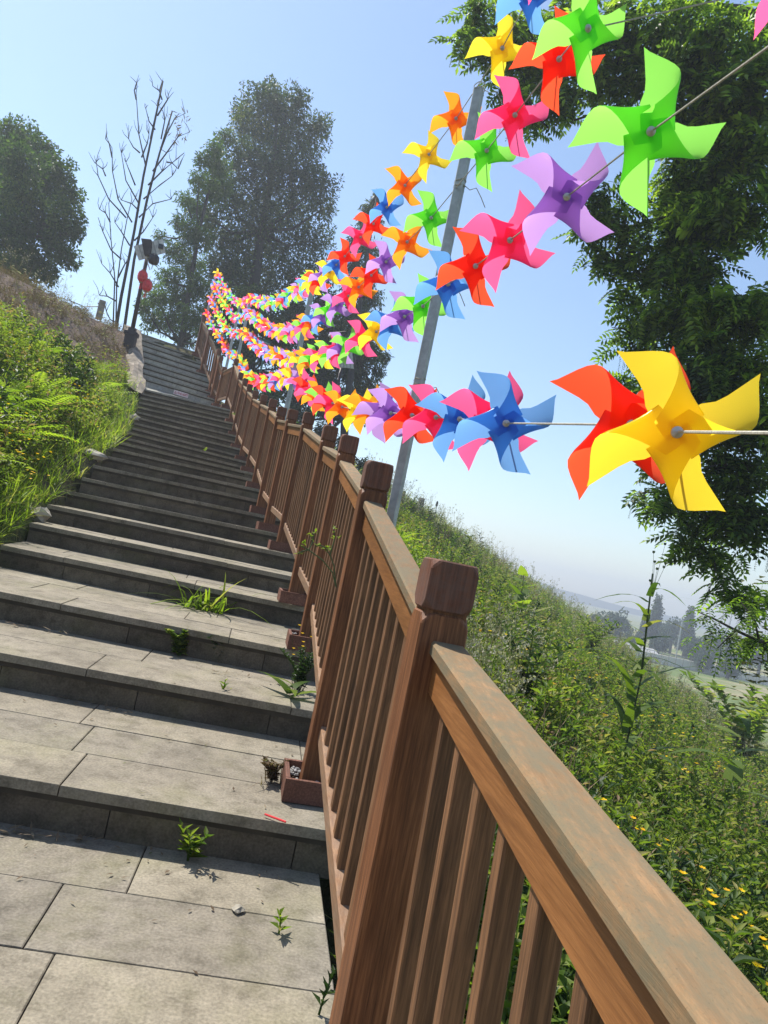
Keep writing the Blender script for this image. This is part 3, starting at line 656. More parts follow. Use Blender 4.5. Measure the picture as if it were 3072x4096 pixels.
m=MB();h0=np.array([pc0[0],pc0[1],zc])-np.array([d[0],d[1],0])*.128+np.array([nrm[0],nrm[1],0])*.006;D3=np.array([d[0],d[1],0])
tri=[h0+D3*(-.03)+np.array([0,0,-.03]),h0+D3*.03+np.array([0,0,-.03]),h0+np.array([0,0,.03])]
for a_,b_ in zip(tri,tri[1:]+tri[:1]): m.beam(a_,b_,.004,.004,.0005)
m.tube([h0+np.array([0,0,.012]),h0+D3*.006+np.array([0,0,-.006]),h0-D3*.006+np.array([0,0,-.022])],.003,4);m.tube([h0+D3*.006+np.array([0,0,-.006]),h0+D3*.012+np.array([0,0,-.022])],.003,4)
m.build('pictogram',M['plum'],sg,sg.location)
# ---------------------------------------------------------------- plant prototypes (numpy triangles)
class G:
    def __init__(s): s.V=[];s.F=[];s.R=[]
    def leaf(s,base,d,up,L,W,droop=.2,r=None,wpos=.45):
        base=np.array(base,float);d=np.array(d,float);d/=np.linalg.norm(d);up=np.array(up,float)
        sd=np.cross(d,up);sd/=max(1e-6,np.linalg.norm(sd));n=np.cross(sd,d)
        mid=base+d*L*wpos+n*L*.04;tip=base+d*L-n*L*droop
        b=len(s.V);s.V+=[base,mid+sd*W/2+n*W*.12,tip,mid-sd*W/2+n*W*.12];s.F+=[(b,b+1,b+2),(b,b+2,b+3)];r=rng.random() if r is None else r;s.R+=[r]*4
    def blade(s,base,d,L,W,droop,seg=3,r=None):
        base=np.array(base,float);d=np.array(d,float);d/=np.linalg.norm(d);sd=np.cross(d,[0,0,1.0]);n_=np.linalg.norm(sd);sd=sd/n_ if n_>1e-3 else np.array([1.,0,0])
        hz=np.array([d[0],d[1],0]);b=len(s.V);r=rng.random() if r is None else r
        for k in range(seg+1):
            t=k/seg;p=base+d*L*t+hz*L*droop*t*t*.6-np.array([0,0,1])*L*droop*t*t*.8;w=W*(1-t**1.6)+.0005
            s.V+=[p-sd*w/2,p+sd*w/2];s.R+=[r,r]
        for k in range(seg): a=b+2*k;s.F+=[(a,a+1,a+3),(a,a+3,a+2)]
    def stem(s,pts,w,r=.3):
        for a_,b_ in zip(pts[:-1],pts[1:]):
            a_=np.array(a_,float);b_=np.array(b_,float)
            for dx in((w,0,0),(0,w,0)):
                dx=np.array(dx)/2;b=len(s.V);s.V+=[a_-dx,a_+dx,b_+dx*.7,b_-dx*.7];s.F+=[(b,b+1,b+2),(b,b+2,b+3)];s.R+=[r]*4
    def arr(s): return np.array(s.V,float),np.array(s.F,int),np.array(s.R,float)
def rdir(el,az): return np.array([math.cos(el)*math.cos(az),math.cos(el)*math.sin(az),math.sin(el)])
def p_weed(h=.4,n=18,L=.09,W=.03,el=.35,branch=1):
    g=G()
    for b_ in range(branch):
        lean=rng.uniform(-.15,.15,2)*(1 if branch==1 else 2.2);pts=[np.array([lean[0]*t*t*h*2,lean[1]*t*t*h*2,h*t]) for t in np.linspace(0,1,4)];g.stem(pts,.006,.25)
        for k in range(n):
            t=.12+.88*k/n;p=np.array([lean[0]*t*t*h*2,lean[1]*t*t*h*2,h*t]);g.leaf(p,rdir(el+rng.uniform(-.35,.45)+.5*t,k*2.4+rng.uniform(-.4,.4)),(0,0,1),L*rng.uniform(.6,1.2)*(1.15-.5*t),W*rng.uniform(.8,1.2),.25)
    return g.arr()
def p_grass(n=16,L=.38,W=.011):
    g=G()
    for k in range(n): g.blade(rng.uniform(-.05,.05,3)*[1,1,0],rdir(rng.uniform(.8,1.45),rng.uniform(0,6.28)),L*rng.uniform(.5,1.2),W*rng.uniform(.7,1.3),rng.uniform(.1,.8))
    return g.arr()
def p_fern(nf=7,L=.5,np_=15,lw=.012,ll=.085):
    g=G()
    for f in range(nf):
        az=f*6.283/nf+rng.uniform(-.3,.3);el=rng.uniform(.6,1.15);hz=np.array([math.cos(az),math.sin(az),0]);P=lambda t:hz*(L*math.cos(el)*t+.28*L*t*t)+np.array([0,0,1])*(L*math.sin(el)*t-.42*L*t*t)
        sd=np.array([-math.sin(az),math.cos(az),0]);r=rng.random();pts=[P(t) for t in np.linspace(0,1,5)];g.stem(pts,.004,.2)
        for k in range(2,np_+1):
            t=k/np_;l=ll*math.sin(min(1,1.25-t*.95)*1.5)*L/.5;d=P(min(1,t+.03))-P(t-.03);d/=np.linalg.norm(d)
            for sg_ in(-1,1): g.leaf(P(t),sd*sg_+d*.45,(0,0,1),l,lw*L/.5,.12,min(1,max(0,r+rng.uniform(-.15,.15))),.35)
    return g.arr()
def p_umbel(h=.9):
    g=G();lean=rng.uniform(-.12,.12,2);pts=[np.array([lean[0]*t*t*h,lean[1]*t*t*h,h*t]) for t in np.linspace(0,1,5)];g.stem(pts,.006,.3)
    for k in range(7):
        p=pts[-1]-(pts[-1]-pts[0])*rng.uniform(0,.45);e=p+rdir(rng.uniform(.5,1.2),rng.uniform(0,6.28))*rng.uniform(.08,.2);g.stem([p,e],.003,.4)
        for q in range(5): a=e+rng.uniform(-.02,.02,3);g.leaf(a,rdir(.9,rng.uniform(0,6.28)),(0,1,0),.022,.02,.1,.9)
    for k in range(5): g.leaf(pts[1]*rng.uniform(.3,1.6),rdir(.4,rng.uniform(0,6.28)),(0,0,1),.12,.02,.4)
    return g.arr()
def p_flower(h=.35):
    g=G();
    for q in range(rng.integers(2,6)):
        top=np.array([*rng.uniform(-.1,.1,2),h*rng.uniform(.75,1.1)])
        for k in range(6): g.leaf(top,rdir(.35,k*1.047),(0,0,1),.017,.013,-.05)
    return g.arr()
def p_dry(h=.3,n=12):
    g=G()
    for k in range(n):
        d=rdir(rng.uniform(.2,1.4),rng.uniform(0,6.28));b=rng.uniform(-.1,.1,3)*[1,1,0];g.blade(b,d,h*rng.uniform(.4,1.1),.008,rng.uniform(-.2,.5),2)
        if k%2==0: g.leaf(b+d*h*.4,rdir(rng.uniform(-.3,.8),rng.uniform(0,6.28)),(0,0,1),.06,.03,.3)
    return g.arr()
def g_strap(h,n,L,W,droop=.9,el=(.5,1.2)):
    g=G();s=G();s.stem([(0,0,0),(.02*h,0,h*.5),(0,.03*h,h)],.012*max(.4,h),.4)
    for k in range(n): t=.05+.9*k/n;g.blade((0,.02*t,h*t),rdir(rng.uniform(*el)*(1-.2*t),k*2.4),L*rng.uniform(.7,1.2)*(1.1-.6*t),W*(1.1-.5*t),droop*rng.uniform(.6,1.2),5)
    return g.arr(),s.arr()
def scatter(name,mat,protos,pts,scales,tilt=.15,parent=None,origin=None,rvar=.3,rb=None,rots=None):
    """one mesh made of transformed copies of the prototypes at pts"""
    pts=np.asarray(pts,float);n=len(pts)
    if n==0: return None
    pick=rng.integers(0,len(protos),n);VV=[];FF=[];RR=[];off=0
    org_=np.array(origin if origin is not None else (0,0,0),float)
    for k,(V,F,R) in enumerate(protos):
        ii=np.nonzero(pick==k)[0];m=len(ii)
        if m==0: continue
        if rots is None:
            az=rng.uniform(0,6.283,m);ta=rng.uniform(0,6.283,m);tt=np.abs(rng.normal(0,tilt,m))
            ca,sa=np.cos(az),np.sin(az);Rz=np.zeros((m,3,3));Rz[:,0,0]=ca;Rz[:,0,1]=-sa;Rz[:,1,0]=sa;Rz[:,1,1]=ca;Rz[:,2,2]=1
            kx,ky=np.cos(ta),np.sin(ta);c,s=np.cos(tt),np.sin(tt);K=np.zeros((m,3,3))
            K[:,0,0]=c+kx*kx*(1-c);K[:,0,1]=kx*ky*(1-c);K[:,0,2]=ky*s;K[:,1,0]=kx*ky*(1-c);K[:,1,1]=c+ky*ky*(1-c);K[:,1,2]=-kx*s;K[:,2,0]=-ky*s;K[:,2,1]=kx*s;K[:,2,2]=c
            Rm=np.einsum('nij,njk->nik',K,Rz)
        else: Rm=rots[ii]
        W=np.einsum('nij,vj->nvi',Rm,V)*np.asarray(scales)[ii][:,None,None]+(pts[ii]-org_)[:,None,:]
        VV.append(W.reshape(-1,3));FF.append((F[None]+(np.arange(m)*len(V))[:,None,None]).reshape(-1,3)+off);off+=m*len(V)
        base=(rng.uniform(-rvar,rvar,m) if rb is None else rb[ii])
        RR.append(np.clip(R[None]+base[:,None],0,1).reshape(-1))
    me=new_mesh(name,np.concatenate(VV),np.concatenate(FF),mat,np.concatenate(RR))
    return link(name,me,parent,None if parent is not None else org_)
def vn(x,y,s,seed=0):
    return (np.sin(x*s+seed)*np.cos(y*s*1.3-seed*2)+.5*np.sin(x*s*2.3+y*s*1.9+seed*3))/1.5
weeds=[p_weed(.42,20,.10,.032),p_weed(.35,16,.08,.035),p_weed(.5,22,.11,.022),p_weed(.3,12,.07,.03,branch=3),p_weed(.38,14,.09,.026,branch=2)]
smallw=[p_weed(.22,10,.06,.028,branch=2),p_weed(.16,10,.05,.03,branch=3),p_weed(.28,12,.07,.03,branch=2)]
grs=[p_grass(16,.38),p_grass(20,.30),p_grass(12,.5,.013)];ferns=[p_fern(),p_fern(6,.6,17),p_fern(8,.42,13)]
umb=[p_umbel(.9),p_umbel(.7),p_umbel(1.0)];flw=[p_flower(.34),p_flower(.42),p_flower(.28)];drys=[p_dry(),p_dry(.4,14),p_dry(.22,10)]
# --- right hillside cover
def polar(n,r0,r1,a0,a1,p=1.0):
    u=rng.random(n)**p;r=r0*(r1/r0)**u;a=rng.uniform(R_(a0),R_(a1),n);return r*np.sin(a),r*np.cos(a),r
def right_ok(x,y,m=.12):
    return (x>np.interp(y,_ry,_rx)+.22+m)&(y>-.5)
def put(name,mat,protos,n,r0,r1,a0,a1,smin,smax,mask,kind='stuff',grow=.0,p=1.0,sink=.02,**kw):
    x,y,r=polar(n,r0,r1,a0,a1,p);k=mask(x,y,r);x,y,r=x[k],y[k],r[k]
    z=H(x,y)-sink;s=rng.uniform(smin,smax,len(x))*(1+grow*r)
    o=scatter(name,mat,protos,np.stack([x,y,z],1),s,**kw)
    if o: tag(o,kind=kind)
    return o
okr=lambda x,y,r:right_ok(x,y)&(H(x,y)>-5.5)
put('hillside_weeds',M['weed'],weeds+smallw,6200,.75,30,-8,50,.7,1.25,lambda x,y,r:okr(x,y,r),grow=.022,p=.85)
put('hillside_light_weeds',M['lightweed'],weeds+smallw,11000,3,52,-8,50,.6,1.05,lambda x,y,r:okr(x,y,r)&(vn(x,y,.7,14)>-.35),grow=.018,p=.7)
put('hillside_grass',M['grass'],grs,8200,.8,52,-8,50,.6,1.05,lambda x,y,r:okr(x,y,r)&(vn(x,y,.9,1)>-.1),grow=.02,p=.8)
put('hillside_grass',M['grass'],grs+[p_grass(22,.55,.012)],5200,.8,9,-5,50,.55,.95,okr)
put('hillside_ferns',M['fern'],ferns,1100,.8,16,5,48,.55,.95,lambda x,y,r:okr(x,y,r)&(vn(x,y,1.5,3)>.0))
put('tall_lance_weeds',M['weed'],[g_strap(.6,16,.22,.022,.8)[0],g_strap(.5,14,.18,.026,.6)[0]],420,1.6,20,2,48,.6,1.1,okr)
put('hillside_ferns',M['fern'],ferns,700,9,40,2,12,.8,1.3,lambda x,y,r:okr(x,y,r)&(vn(x,y,.5,3)>-.3)&(x<np.interp(y,_ry,_rx)+3.2))
put('hillside_dark_weeds',M['darkweed'],weeds,1500,2,40,0,46,.8,1.4,lambda x,y,r:okr(x,y,r)&(vn(x,y,.8,5)>.25),grow=.02)
put('hillside_dry_weeds',M['dry'],drys,5200,3.5,52,-2,46,.8,1.4,lambda x,y,r:okr(x,y,r)&(vn(x,y,.6,8)>.15),grow=.03)
put('wildflowers',M['petal'],flw,420,1.2,18,8,46,1.1,1.7,lambda x,y,r:okr(x,y,r)&(vn(x,y,.9,11)>.0),sink=-.06)
# pale seed heads along the skyline of the hill
put('pale_seed_stems',M['palestalk'],umb,620,14,50,3,42,.8,1.5,lambda x,y,r:okr(x,y,r)&(r>18),p=.6)
put('pale_seed_stems',M['palestalk'],umb,130,4.5,9,8,20,.7,1.0,okr)
# --- left bank
lb_ok=lambda x,y,r:(x<np.interp(y,_ly,_lx)-.06)&(x>-14)&(y<17.8)
nd=lambda x,y:dirtness(x,y)
put('bank_grass',M['grass'],grs,7000,3.0,20,-42,-8,.45,.85,lambda x,y,r:lb_ok(x,y,r)&(nd(x,y)<rng.random(len(x))*.9),grow=.01)
put('bank_weeds',M['lightweed'],weeds+smallw,9500,3.5,20,-42,-8,.6,1.1,lambda x,y,r:lb_ok(x,y,r)&(x<np.interp(y,_ly,_lx)-.3)&(nd(x,y)<rng.random(len(x))*.8)&(vn(x,y,1.0,2)>-.35),grow=.01)
put('bank_ferns',M['fern'],ferns,520,5,20,-32,-12,.7,1.25,lambda x,y,r:lb_ok(x,y,r)&(x<np.interp(y,_ly,_lx)-.6)&(nd(x,y)<.35)&(vn(x,y,.9,4)>.0))
put('bank_dark_weeds',M['darkweed'],weeds,1300,5,12,-32,-14,.9,1.5,lambda x,y,r:lb_ok(x,y,r)&(x<np.interp(y,_ly,_lx)-.7)&(vn(x,y,1.1,9)>.1)&(x>np.interp(y,_ly,_lx)-3))
put('bank_flowers',M['petal'],flw,300,5,18,-32,-10,.8,1.1,lambda x,y,r:lb_ok(x,y,r)&(nd(x,y)<.3)&(vn(x,y,1.2,7)>.0),sink=-.05)
put('bank_dry_stems',M['dry'],drys,5200,9,24,-38,-8,.6,1.2,lambda x,y,r:(x<np.interp(y,_ly,_lx)-.45)&(y<20)&(nd(x,y)>rng.random(len(x))*.9))
put('crest_seed_stems',M['palestalk'],umb,90,15,21,-32,-14,.5,.9,lambda x,y,r:(x<np.interp(y,_ly,_lx)-.8)&(nd(x,y)>.5))
# tall grass blades along the step edge
yy=rng.uniform(4.6,14.5,300);xx=np.interp(yy,_ly,_lx)-rng.uniform(.10,.5,300)
o=scatter('edge_grass',M['grass'],[p_grass(12,.34,.014),p_grass(9,.40,.016)],np.stack([xx,yy,H(xx,yy)-.03],1),rng.uniform(.4,.8,300)*np.where(np.sin(yy*2.3)>0,1,.6),rb=rng.uniform(-.1,.3,300));tag(o,kind='stuff')
# ---------------------------------------------------------------- trees
def leafcloud(clumps,n,leafL,leafW,droop=.3,hang=.5,protos=None):
    """clumps: list of (centre, radii); leaves fill the outer part of every clump"""
    vol=np.array([c[1][0]*c[1][1]*c[1][2] for c in clumps])**.67;pk=rng.choice(len(clumps),n,p=vol/vol.sum())
    C=np.array([c[0] for c in clumps],float)[pk];Rr=np.array([c[1] for c in clumps],float)[pk]
    d=rng.normal(size=(n,3));d/=np.linalg.norm(d,axis=1)[:,None];rad=rng.random(n)**.45
    wob=1+.22*np.sin(d[:,0]*5+pk)+.18*np.sin(d[:,2]*7+pk*2)
    return C+d*Rr*(rad*wob)[:,None],d,pk
def leaf_tris(P,D,L,W,down=.4):
    n=len(P);dr=D*.6+rng.normal(size=(n,3))*.7;dr[:,2]-=down;dr/=np.linalg.norm(dr,axis=1)[:,None]
    up=rng.normal(size=(n,3));sd=np.cross(dr,up);sd/=np.linalg.norm(sd,axis=1)[:,None]
    l=(L*rng.uniform(.7,1.3,n))[:,None];w=(W*rng.uniform(.7,1.3,n))[:,None]
    V=np.stack([P,P+dr*l*.45+sd*w/2,P+dr*l,P+dr*l*.45-sd*w/2],1).reshape(-1,3)
    b=(np.arange(n)*4)[:,None];return V,b+np.array([[0,1,2,3]])
def tree(name,base,trunk,clumps,n,L,W,mat,label,cat='tree',group=None,down=.4,tr=.18,limbs=True,bark='bark',rad2=None):
    base=np.array(base,float);r=empty(name,base,label,cat,group)
    if n:
        P,D,pk=leafcloud(clumps,n,L,W);V,F=leaf_tris(P,D,L,W,down)
        rc=rng.uniform(-.18,.18,len(clumps))[pk];rv=np.clip(np.repeat(rng.random(n)*.8+.1+rc,4),0,1)
        me=new_mesh('crown',V-base,F,mat,rv);link('crown',me,r)
    m=MB();tp=[np.array(t,float) for t in trunk];k=len(tp)
    m.tube(tp,[tr*(1-.8*i/(k-1)) for i in range(k)],8)
    if limbs:
        for c in clumps:
            c0=np.array(c[0],float);j=min(k-1,max(1,int(np.argmin([np.linalg.norm(t-(c0-np.array([0,0,.9*c[1][2]]))) for t in tp]))));a=tp[j]
            md=(a+c0)/2+np.array([rng.uniform(-.2,.2),rng.uniform(-.2,.2),-.15*np.linalg.norm(c0-a)]);m.tube([a,md,c0],[tr*.35,tr*.22,tr*.06],6)
    m.build('trunk',M[bark],r,base,True)
    return r
def clumpline(pts,dep,dj=.8,sq=1.0):
    """pts (u,v,radius px): clumps of that apparent radius at about the given distance"""
    out=[]
    for u,v,r in pts:
        d=dep+rng.uniform(-dj,dj);p=at(u,v,d);R=r*d/F_PX;out.append((p,(R,R*sq,R)))
    return out
ds=1.8517 # display -> full px helper for coordinates read off the overview
D=lambda L:[(a*ds,b*ds,c*ds) for a,b,c in L]
# big evergreen
cl=clumpline(D([(570,215,42),(620,240,48),(540,270,48),(600,300,60),(665,300,42),(690,270,28),(520,340,48),(580,370,62),(650,370,55),(690,400,42),(490,420,52),(550,450,65),(630,450,60),(700,450,30),(470,510,48),(530,540,60),(610,540,58),(680,520,42),(500,600,48),(560,620,58),(640,610,52),(690,590,35),(590,200,28),(520,240,24),(650,215,22),(450,470,28),(470,580,36),(540,690,45),(620,690,45),(600,760,40)]),33,1.6)
bb=at(560*ds,780*ds,33);bz=5.0
tree('evergreen_tree',(bb[0],bb[1],bz),[(bb[0],bb[1],bz),at(545*ds,640*ds,33),at(565*ds,500*ds,33),at(590*ds,360*ds,33),at(600*ds,230*ds,33)],cl,62000,.16,.07,M['tleaf_dark'],'tallest broad dark evergreen tree on the plateau behind the farthest pole',tr=.32,bark='darkbark')
# lighter feathery trees left of it
cl=clumpline(D([(490,295,20),(465,320,22),(440,345,22),(470,360,28),(430,390,22),(455,410,30),(400,430,18),(425,450,28),(390,480,22),(420,510,34),(375,540,24),(410,570,36),(365,600,26),(340,640,28),(390,640,38),(430,620,30),(330,690,26),(370,690,34),(420,690,34),(455,660,26),(450,720,26),(310,660,20),(400,730,24),(345,510,14),(480,400,24)]),30,1.4)
bb=at(385*ds,790*ds,30);tree('feathery_tree',(bb[0],bb[1],5.2),[(bb[0],bb[1],5.2),at(392*ds,740*ds,30),at(410*ds,620*ds,30),at(430*ds,500*ds,30),at(470*ds,330*ds,30)],cl,26000,.15,.05,M['tleaf_light'],'lighter green feathery tree between the bare tree and the tall evergreen',tr=.17,down=.8,bark='darkbark')
# left crown
cl=clumpline(D([(20,290,36),(60,300,30),(90,330,36),(40,350,46),(0,340,40),(130,370,30),(100,400,44),(50,420,50),(0,440,46),(150,420,28),(140,470,38),(90,480,46),(30,500,46),(160,500,24),(120,530,36),(60,560,44),(10,570,40),(150,560,22),(100,590,26),(40,610,26),(-40,400,60),(-50,520,60)]),27,1.8)
bb=at(45*ds,700*ds,27);tree('round_tree',(bb[0],bb[1],5.6),[(bb[0],bb[1],5.6),at(45*ds,600*ds,27),at(50*ds,500*ds,27),at(50*ds,380*ds,27)],cl,36000,.15,.075,M['tleaf_mid'],'rounded leafy tree on the bank crest at the far left',tr=.25)
# right narrow hanging tree behind the strings
cl=clumpline(D([(818,420,12),(800,450,18),(790,480,22),(815,480,14),(775,520,24),(800,540,24),(765,570,24),(800,590,26),(760,620,26),(800,640,28),(770,670,30),(740,700,30),(800,700,28),(830,770,16),(780,750,34),(730,760,34),(690,740,30),(650,720,30),(700,810,34),(760,810,30),(815,800,18),(650,790,34),(600,830,30),(740,860,26),(690,880,24),(780,870,14),(640,860,26),(560,760,26),(560,820,22),(700,930,22),(740,960,20),(780,1000,14),(830,850,12)]),32,1.8)
bb=at(745*ds,1120*ds,30);tree('drooping_tree',(bb[0],bb[1],1.5),[(bb[0],bb[1],1.5),at(745*ds,900*ds,30),at(765*ds,760*ds,30),at(785*ds,600*ds,30),at(815*ds,420*ds,30)],cl,32000,.20,.05,M['tleaf_dark'],'dark drooping tree behind the pinwheel strings right of the tall evergreen',tr=.22,down=1.2,bark='darkbark')
# dark undergrowth behind the stair head
cl=clumpline(D([(480,640,26),(450,700,24),(520,760,30),(500,680,26),(560,700,30),(600,720,30),(540,640,26),(480,740,22),(640,680,30),(620,780,30),(580,860,26),(640,900,24),(680,760,34),(720,720,34),(700,840,34),(760,790,36),(740,880,34),(790,840,28),(800,760,26),(780,700,26),(660,830,34),(610,720,34),(800,900,20),(700,650,26)]),30.5,1.2)
bb=at(560*ds,900*ds,30.5);tree('understorey_tree',(bb[0],bb[1],3.5),[(bb[0],bb[1],3.5),at(550*ds,800*ds,30.5),at(540*ds,700*ds,30.5)],cl,34000,.15,.075,M['tleaf_dark'],'low dark understorey tree just behind the head of the railing',tr=.12,bark='darkbark')
# bare tree
bd=20.5
def wire(pts,r0,m): m.tube([at(a*ds,b*ds,bd+c) for a,b,c in [(p+(0,))[:3] for p in pts]],[r0*(1-.6*i/(len(pts)-1)) for i in range(len(pts))],6)
b0=at(258*ds,705*ds,bd);bt=empty('bare_tree',b0,'dead tree of thin bare branches standing left of the lamp post','tree')
m=MB()
wire([(248,725),(262,640),(290,500),(310,380),(335,260),(352,175)],.055,m);wire([(266,728),(290,560),(318,430),(345,330),(372,240)],.05,m);m.build('trunk',M['darkbark'],bt,b0,True)
m=MB()
for p in [[(250,720),(252,620),(262,540),(275,470),(285,430)],[(244,715),(248,600),(240,520),(235,440)],[(285,480),(255,430),(243,370),(242,320)],[(242,340),(236,310),(228,300)],[(300,440),(272,390),(262,330)],[(272,470),(235,430),(212,380),(208,350)],[(315,360),(300,290),(294,200)],[(294,215),(290,195),(296,180)],[(325,300),(340,230),(350,175)],[(340,250),(362,215),(358,205)],[(345,330),(360,290),(378,255),(400,245)],[(320,400),(350,370),(380,345),(398,330)],[(330,370),(360,330),(385,295),(410,285)],[(300,470),(330,440),(370,430)],[(310,430),(345,400),(372,380)],[(262,560),(240,540),(222,500),(212,470)],[(256,620),(238,590),(220,570)],[(250,650),(232,640),(215,638)],[(280,530),(262,500),(248,480)],[(255,600),(270,570),(280,560)],[(292,400),(280,370),(272,350)],[(306,340),(318,310),(322,290)],[(348,300),(356,260),(352,240)],[(290,520),(310,500),(330,470)],[(238,480),(228,460),(215,452)],[(300,455),(285,440),(262,432)],[(335,280),(322,262),(315,235)],[(302,330),(288,318),(278,300)],[(360,350),(372,352),(385,365)],[(228,380),(222,365),(205,352)],[(256,700),(238,690),(230,672)],[(350,215),(344,196),(330,186)]]:
    wire(p,.024,m)
    for _ in range(4):
        k_=rng.integers(1,len(p));x0,y0=p[k_];x1=x0+rng.uniform(-16,16);y1=y0-rng.uniform(8,34);wire([(x0,y0),((x0+x1)/2+rng.uniform(-3,3),(y0+y1)/2),(x1,y1)],.011,m)
m.build('branch_network',M['darkbark'],bt,b0)
P=np.array([at((385+rng.uniform(-22,28))*ds,(285+rng.uniform(-42,20))*ds,bd+rng.uniform(-.3,.3)) for _ in range(60)]);V,F=leaf_tris(P,np.zeros((60,3)),.22,.035,.6);link('withered_leaves',new_mesh('withered_leaves',V-b0,F,M['dry']),bt)
# lone twig above the left crown
# far trees beyond the field
def far_tree(u,v,r,dep,kind,lab,n=5200):
    # (u,v) display coordinates of the crown centre
    p=at(u*ds,v*ds,dep);R=r*ds*dep/F_PX;base=np.array([p[0],p[1],-8.0]);
    if kind=='spire': cl=[(p+np.array([0,0,k*R*.62]),(R*(.62-.11*k),R*(.62-.11*k),R*.62)) for k in range(-2,4)]
    else: cl=[(p+np.array([rng.uniform(-.6,.6)*R,rng.uniform(-.4,.4)*R,rng.uniform(-.4,.35)*R]),(R*rng.uniform(.5,.75),)*3) for _ in range(10)]
    tree('distant_tree',base,[base,p-np.array([0,0,R*.3]),p+np.array([0,0,R*.3])],cl,n,R*.09+.25,R*.06+.16,M['far'],lab,'tree','distant trees along the edge of the field',limbs=False,tr=.35)
fl=[(1415,1340,24,150,'spire','tall dark spire tree standing above the distant tree line'),(1390,1360,14,150,'spire','shorter dark spire tree just left of the tall spire tree'),(1330,1352,34,140,'round','broad distant tree at the left end of the tree line'),(1290,1345,20,135,'round','small distant tree at the far left of the line, over the hill shoulder'),(1455,1362,34,155,'round','dense distant tree block right of the tall spire tree'),(1485,1365,24,150,'spire','pointed distant tree closing the right side of the dense block'),(1425,1388,18,128,'round','bright round distant tree in front of the spire tree'),(1360,1385,22,130,'round','low distant tree left of the bright round one'),(1500,1400,24,130,'round','low distant tree right of the dense block'),(1545,1395,30,140,'round','middle distant tree on the right part of the line'),(1600,1408,32,140,'round','distant tree near the right edge of the field'),(1645,1412,28,138,'round','last distant tree at the right edge of the picture'),(1520,1425,18,118,'round','small distant bush below the right part of the tree line'),(1575,1440,18,115,'round','small distant bush right at the wall by the field'),(1700,1425,36,140,'round','distant tree just outside the right edge')]
for a in fl: far_tree(*a)
# hazy ridge on the horizon
RV=[];RF=[]
for k in range(60):
    a=R_(-10+k*1.4);d=780;hgt=-8+6+3*math.sin(k*.35)+1.5*math.sin(k*.9+1)
    RV+=[(d*math.sin(a),d*math.cos(a),-8),(d*math.sin(a),d*math.cos(a),hgt),((d+90)*math.sin(a),(d+90)*math.cos(a),-8)]
for k in range(59): b=3*k;RF+=[(b,b+3,b+4,b+1),(b+1,b+4,b+5,b+2)]
m=MB();m.add(RV,RF);o=m.build('hills',simple('hill_forest',(.05,.075,.05),.95,0,.01));tag(o,kind='structure')
# field-edge wall, roofs, utility poles
A=at(1300*ds,1382*ds,120);B=at(1660*ds,1478*ds,118);A[2]=-8;B[2]=-8
r=empty('field_wall',A,'long low pale grey wall along the far edge of the field','wall');m=MB();m.beam(A+[0,0,.7],B+[0,0,.7],.3,1.6,.02,upv=(0,0,1));m.build('wall',M['panel'],r,A)
m=MB();m.beam(A+[0,-.5,2.0],B+[0,-.5,2.0],.06,.10,.01)
for k in range(24): p=A+(B-A)*k/23;m.beam(p+[0,-.5,0],p+[0,-.5,2.0],.08,.08,.01,upv=(1,0,0))
m.build('guard_rail',M['concrete'],r,A)
for (u,v,wd,hh,dp,lab) in ((1345,1394,6,1.0,125,'low grey-roofed house at the left end of the field wall'),(1392,1402,3.5,.9,122,'small pale shed by the field wall under the spire tree')):
    p=at(u*ds,v*ds,dp);p[2]=-8;r=empty('distant_house',p,lab,'house');m=MB();m.box(p+[0,0,hh/2],(wd,5,hh));m.build('wall',M['concrete'],r,p)
    m=MB();m.add([p+np.array(q) for q in((-wd/2-.4,-3,hh),(wd/2+.4,-3,hh),(wd/2+.4,3,hh),(-wd/2-.4,3,hh),(-wd/2,0,hh+1.2),(wd/2,0,hh+1.2))],[(0,1,5,4),(2,3,4,5),(0,4,3),(1,2,5)]);m.build('roof',M['roofgrey'],r,p)
for u,v,dp,hh,lab in ((1466,1385,125,6,'thin utility pole in front of the dense distant trees'),(1561,1420,118,5,'thin utility pole at the right part of the field wall')):
    p=at(u*ds,v*ds,dp);p[2]=-8;m=MB();m.tube([p,p+[0,0,hh+2]],.12,6);m.beam(p+[-.6,0,hh+1.4],p+[.6,0,hh+1.4],.1,.1,.01);o=m.build('utility_pole',M['metal'],None,p);tag(o,lab,'utility pole')
# crest posts
def cpost(u,v,dep,h,wd,lab,mat='concrete',cat='post'):
    p=at(u*ds,v*ds,dep);m=MB();cornercut(m,(p[0],p[1],p[2]-h/2),(wd,wd,h),wd*.18,.5,bottom=False,rotz=.4);m.box((p[0],p[1],p[2]-h*.22),(wd*1.06,wd*1.06,.025),r=.1)
    o=m.build('fence_post',M[mat],None,(p[0],p[1],p[2]-h));tag(o,lab,cat,'concrete posts along the crest of the bank');return p
p1=cpost(222,650,18.9,.50,.16,'short concrete post with a chain on the bank crest left of the lamp post')
m=MB();pe=at(150*ds,640*ds,18.4);m.tube([p1-[0,0,.15],(p1+pe)/2-[0,0,.22],pe-[0,0,.1]],.012,5);o=m.build('chain',M['darkmetal'],None,p1);tag(o,'sagging chain running left from the concrete post on the crest','chain')
p2=cpost(871,1060,40,.9,.26,'farther squat post on the right hill crest beside the grey pole')
p3=cpost(912,1076,38,1.1,.24,'nearer square post with a rope on the right hill crest')
m=MB();m.tube([p3-[0,0,.45],(p2+p3)/2-[0,0,.75],p2-[0,0,.4]],.02,5);o=m.build('crest_rope',M['rope'],None,p3);tag(o,'rope slung between the two square posts on the right hill crest','rope')
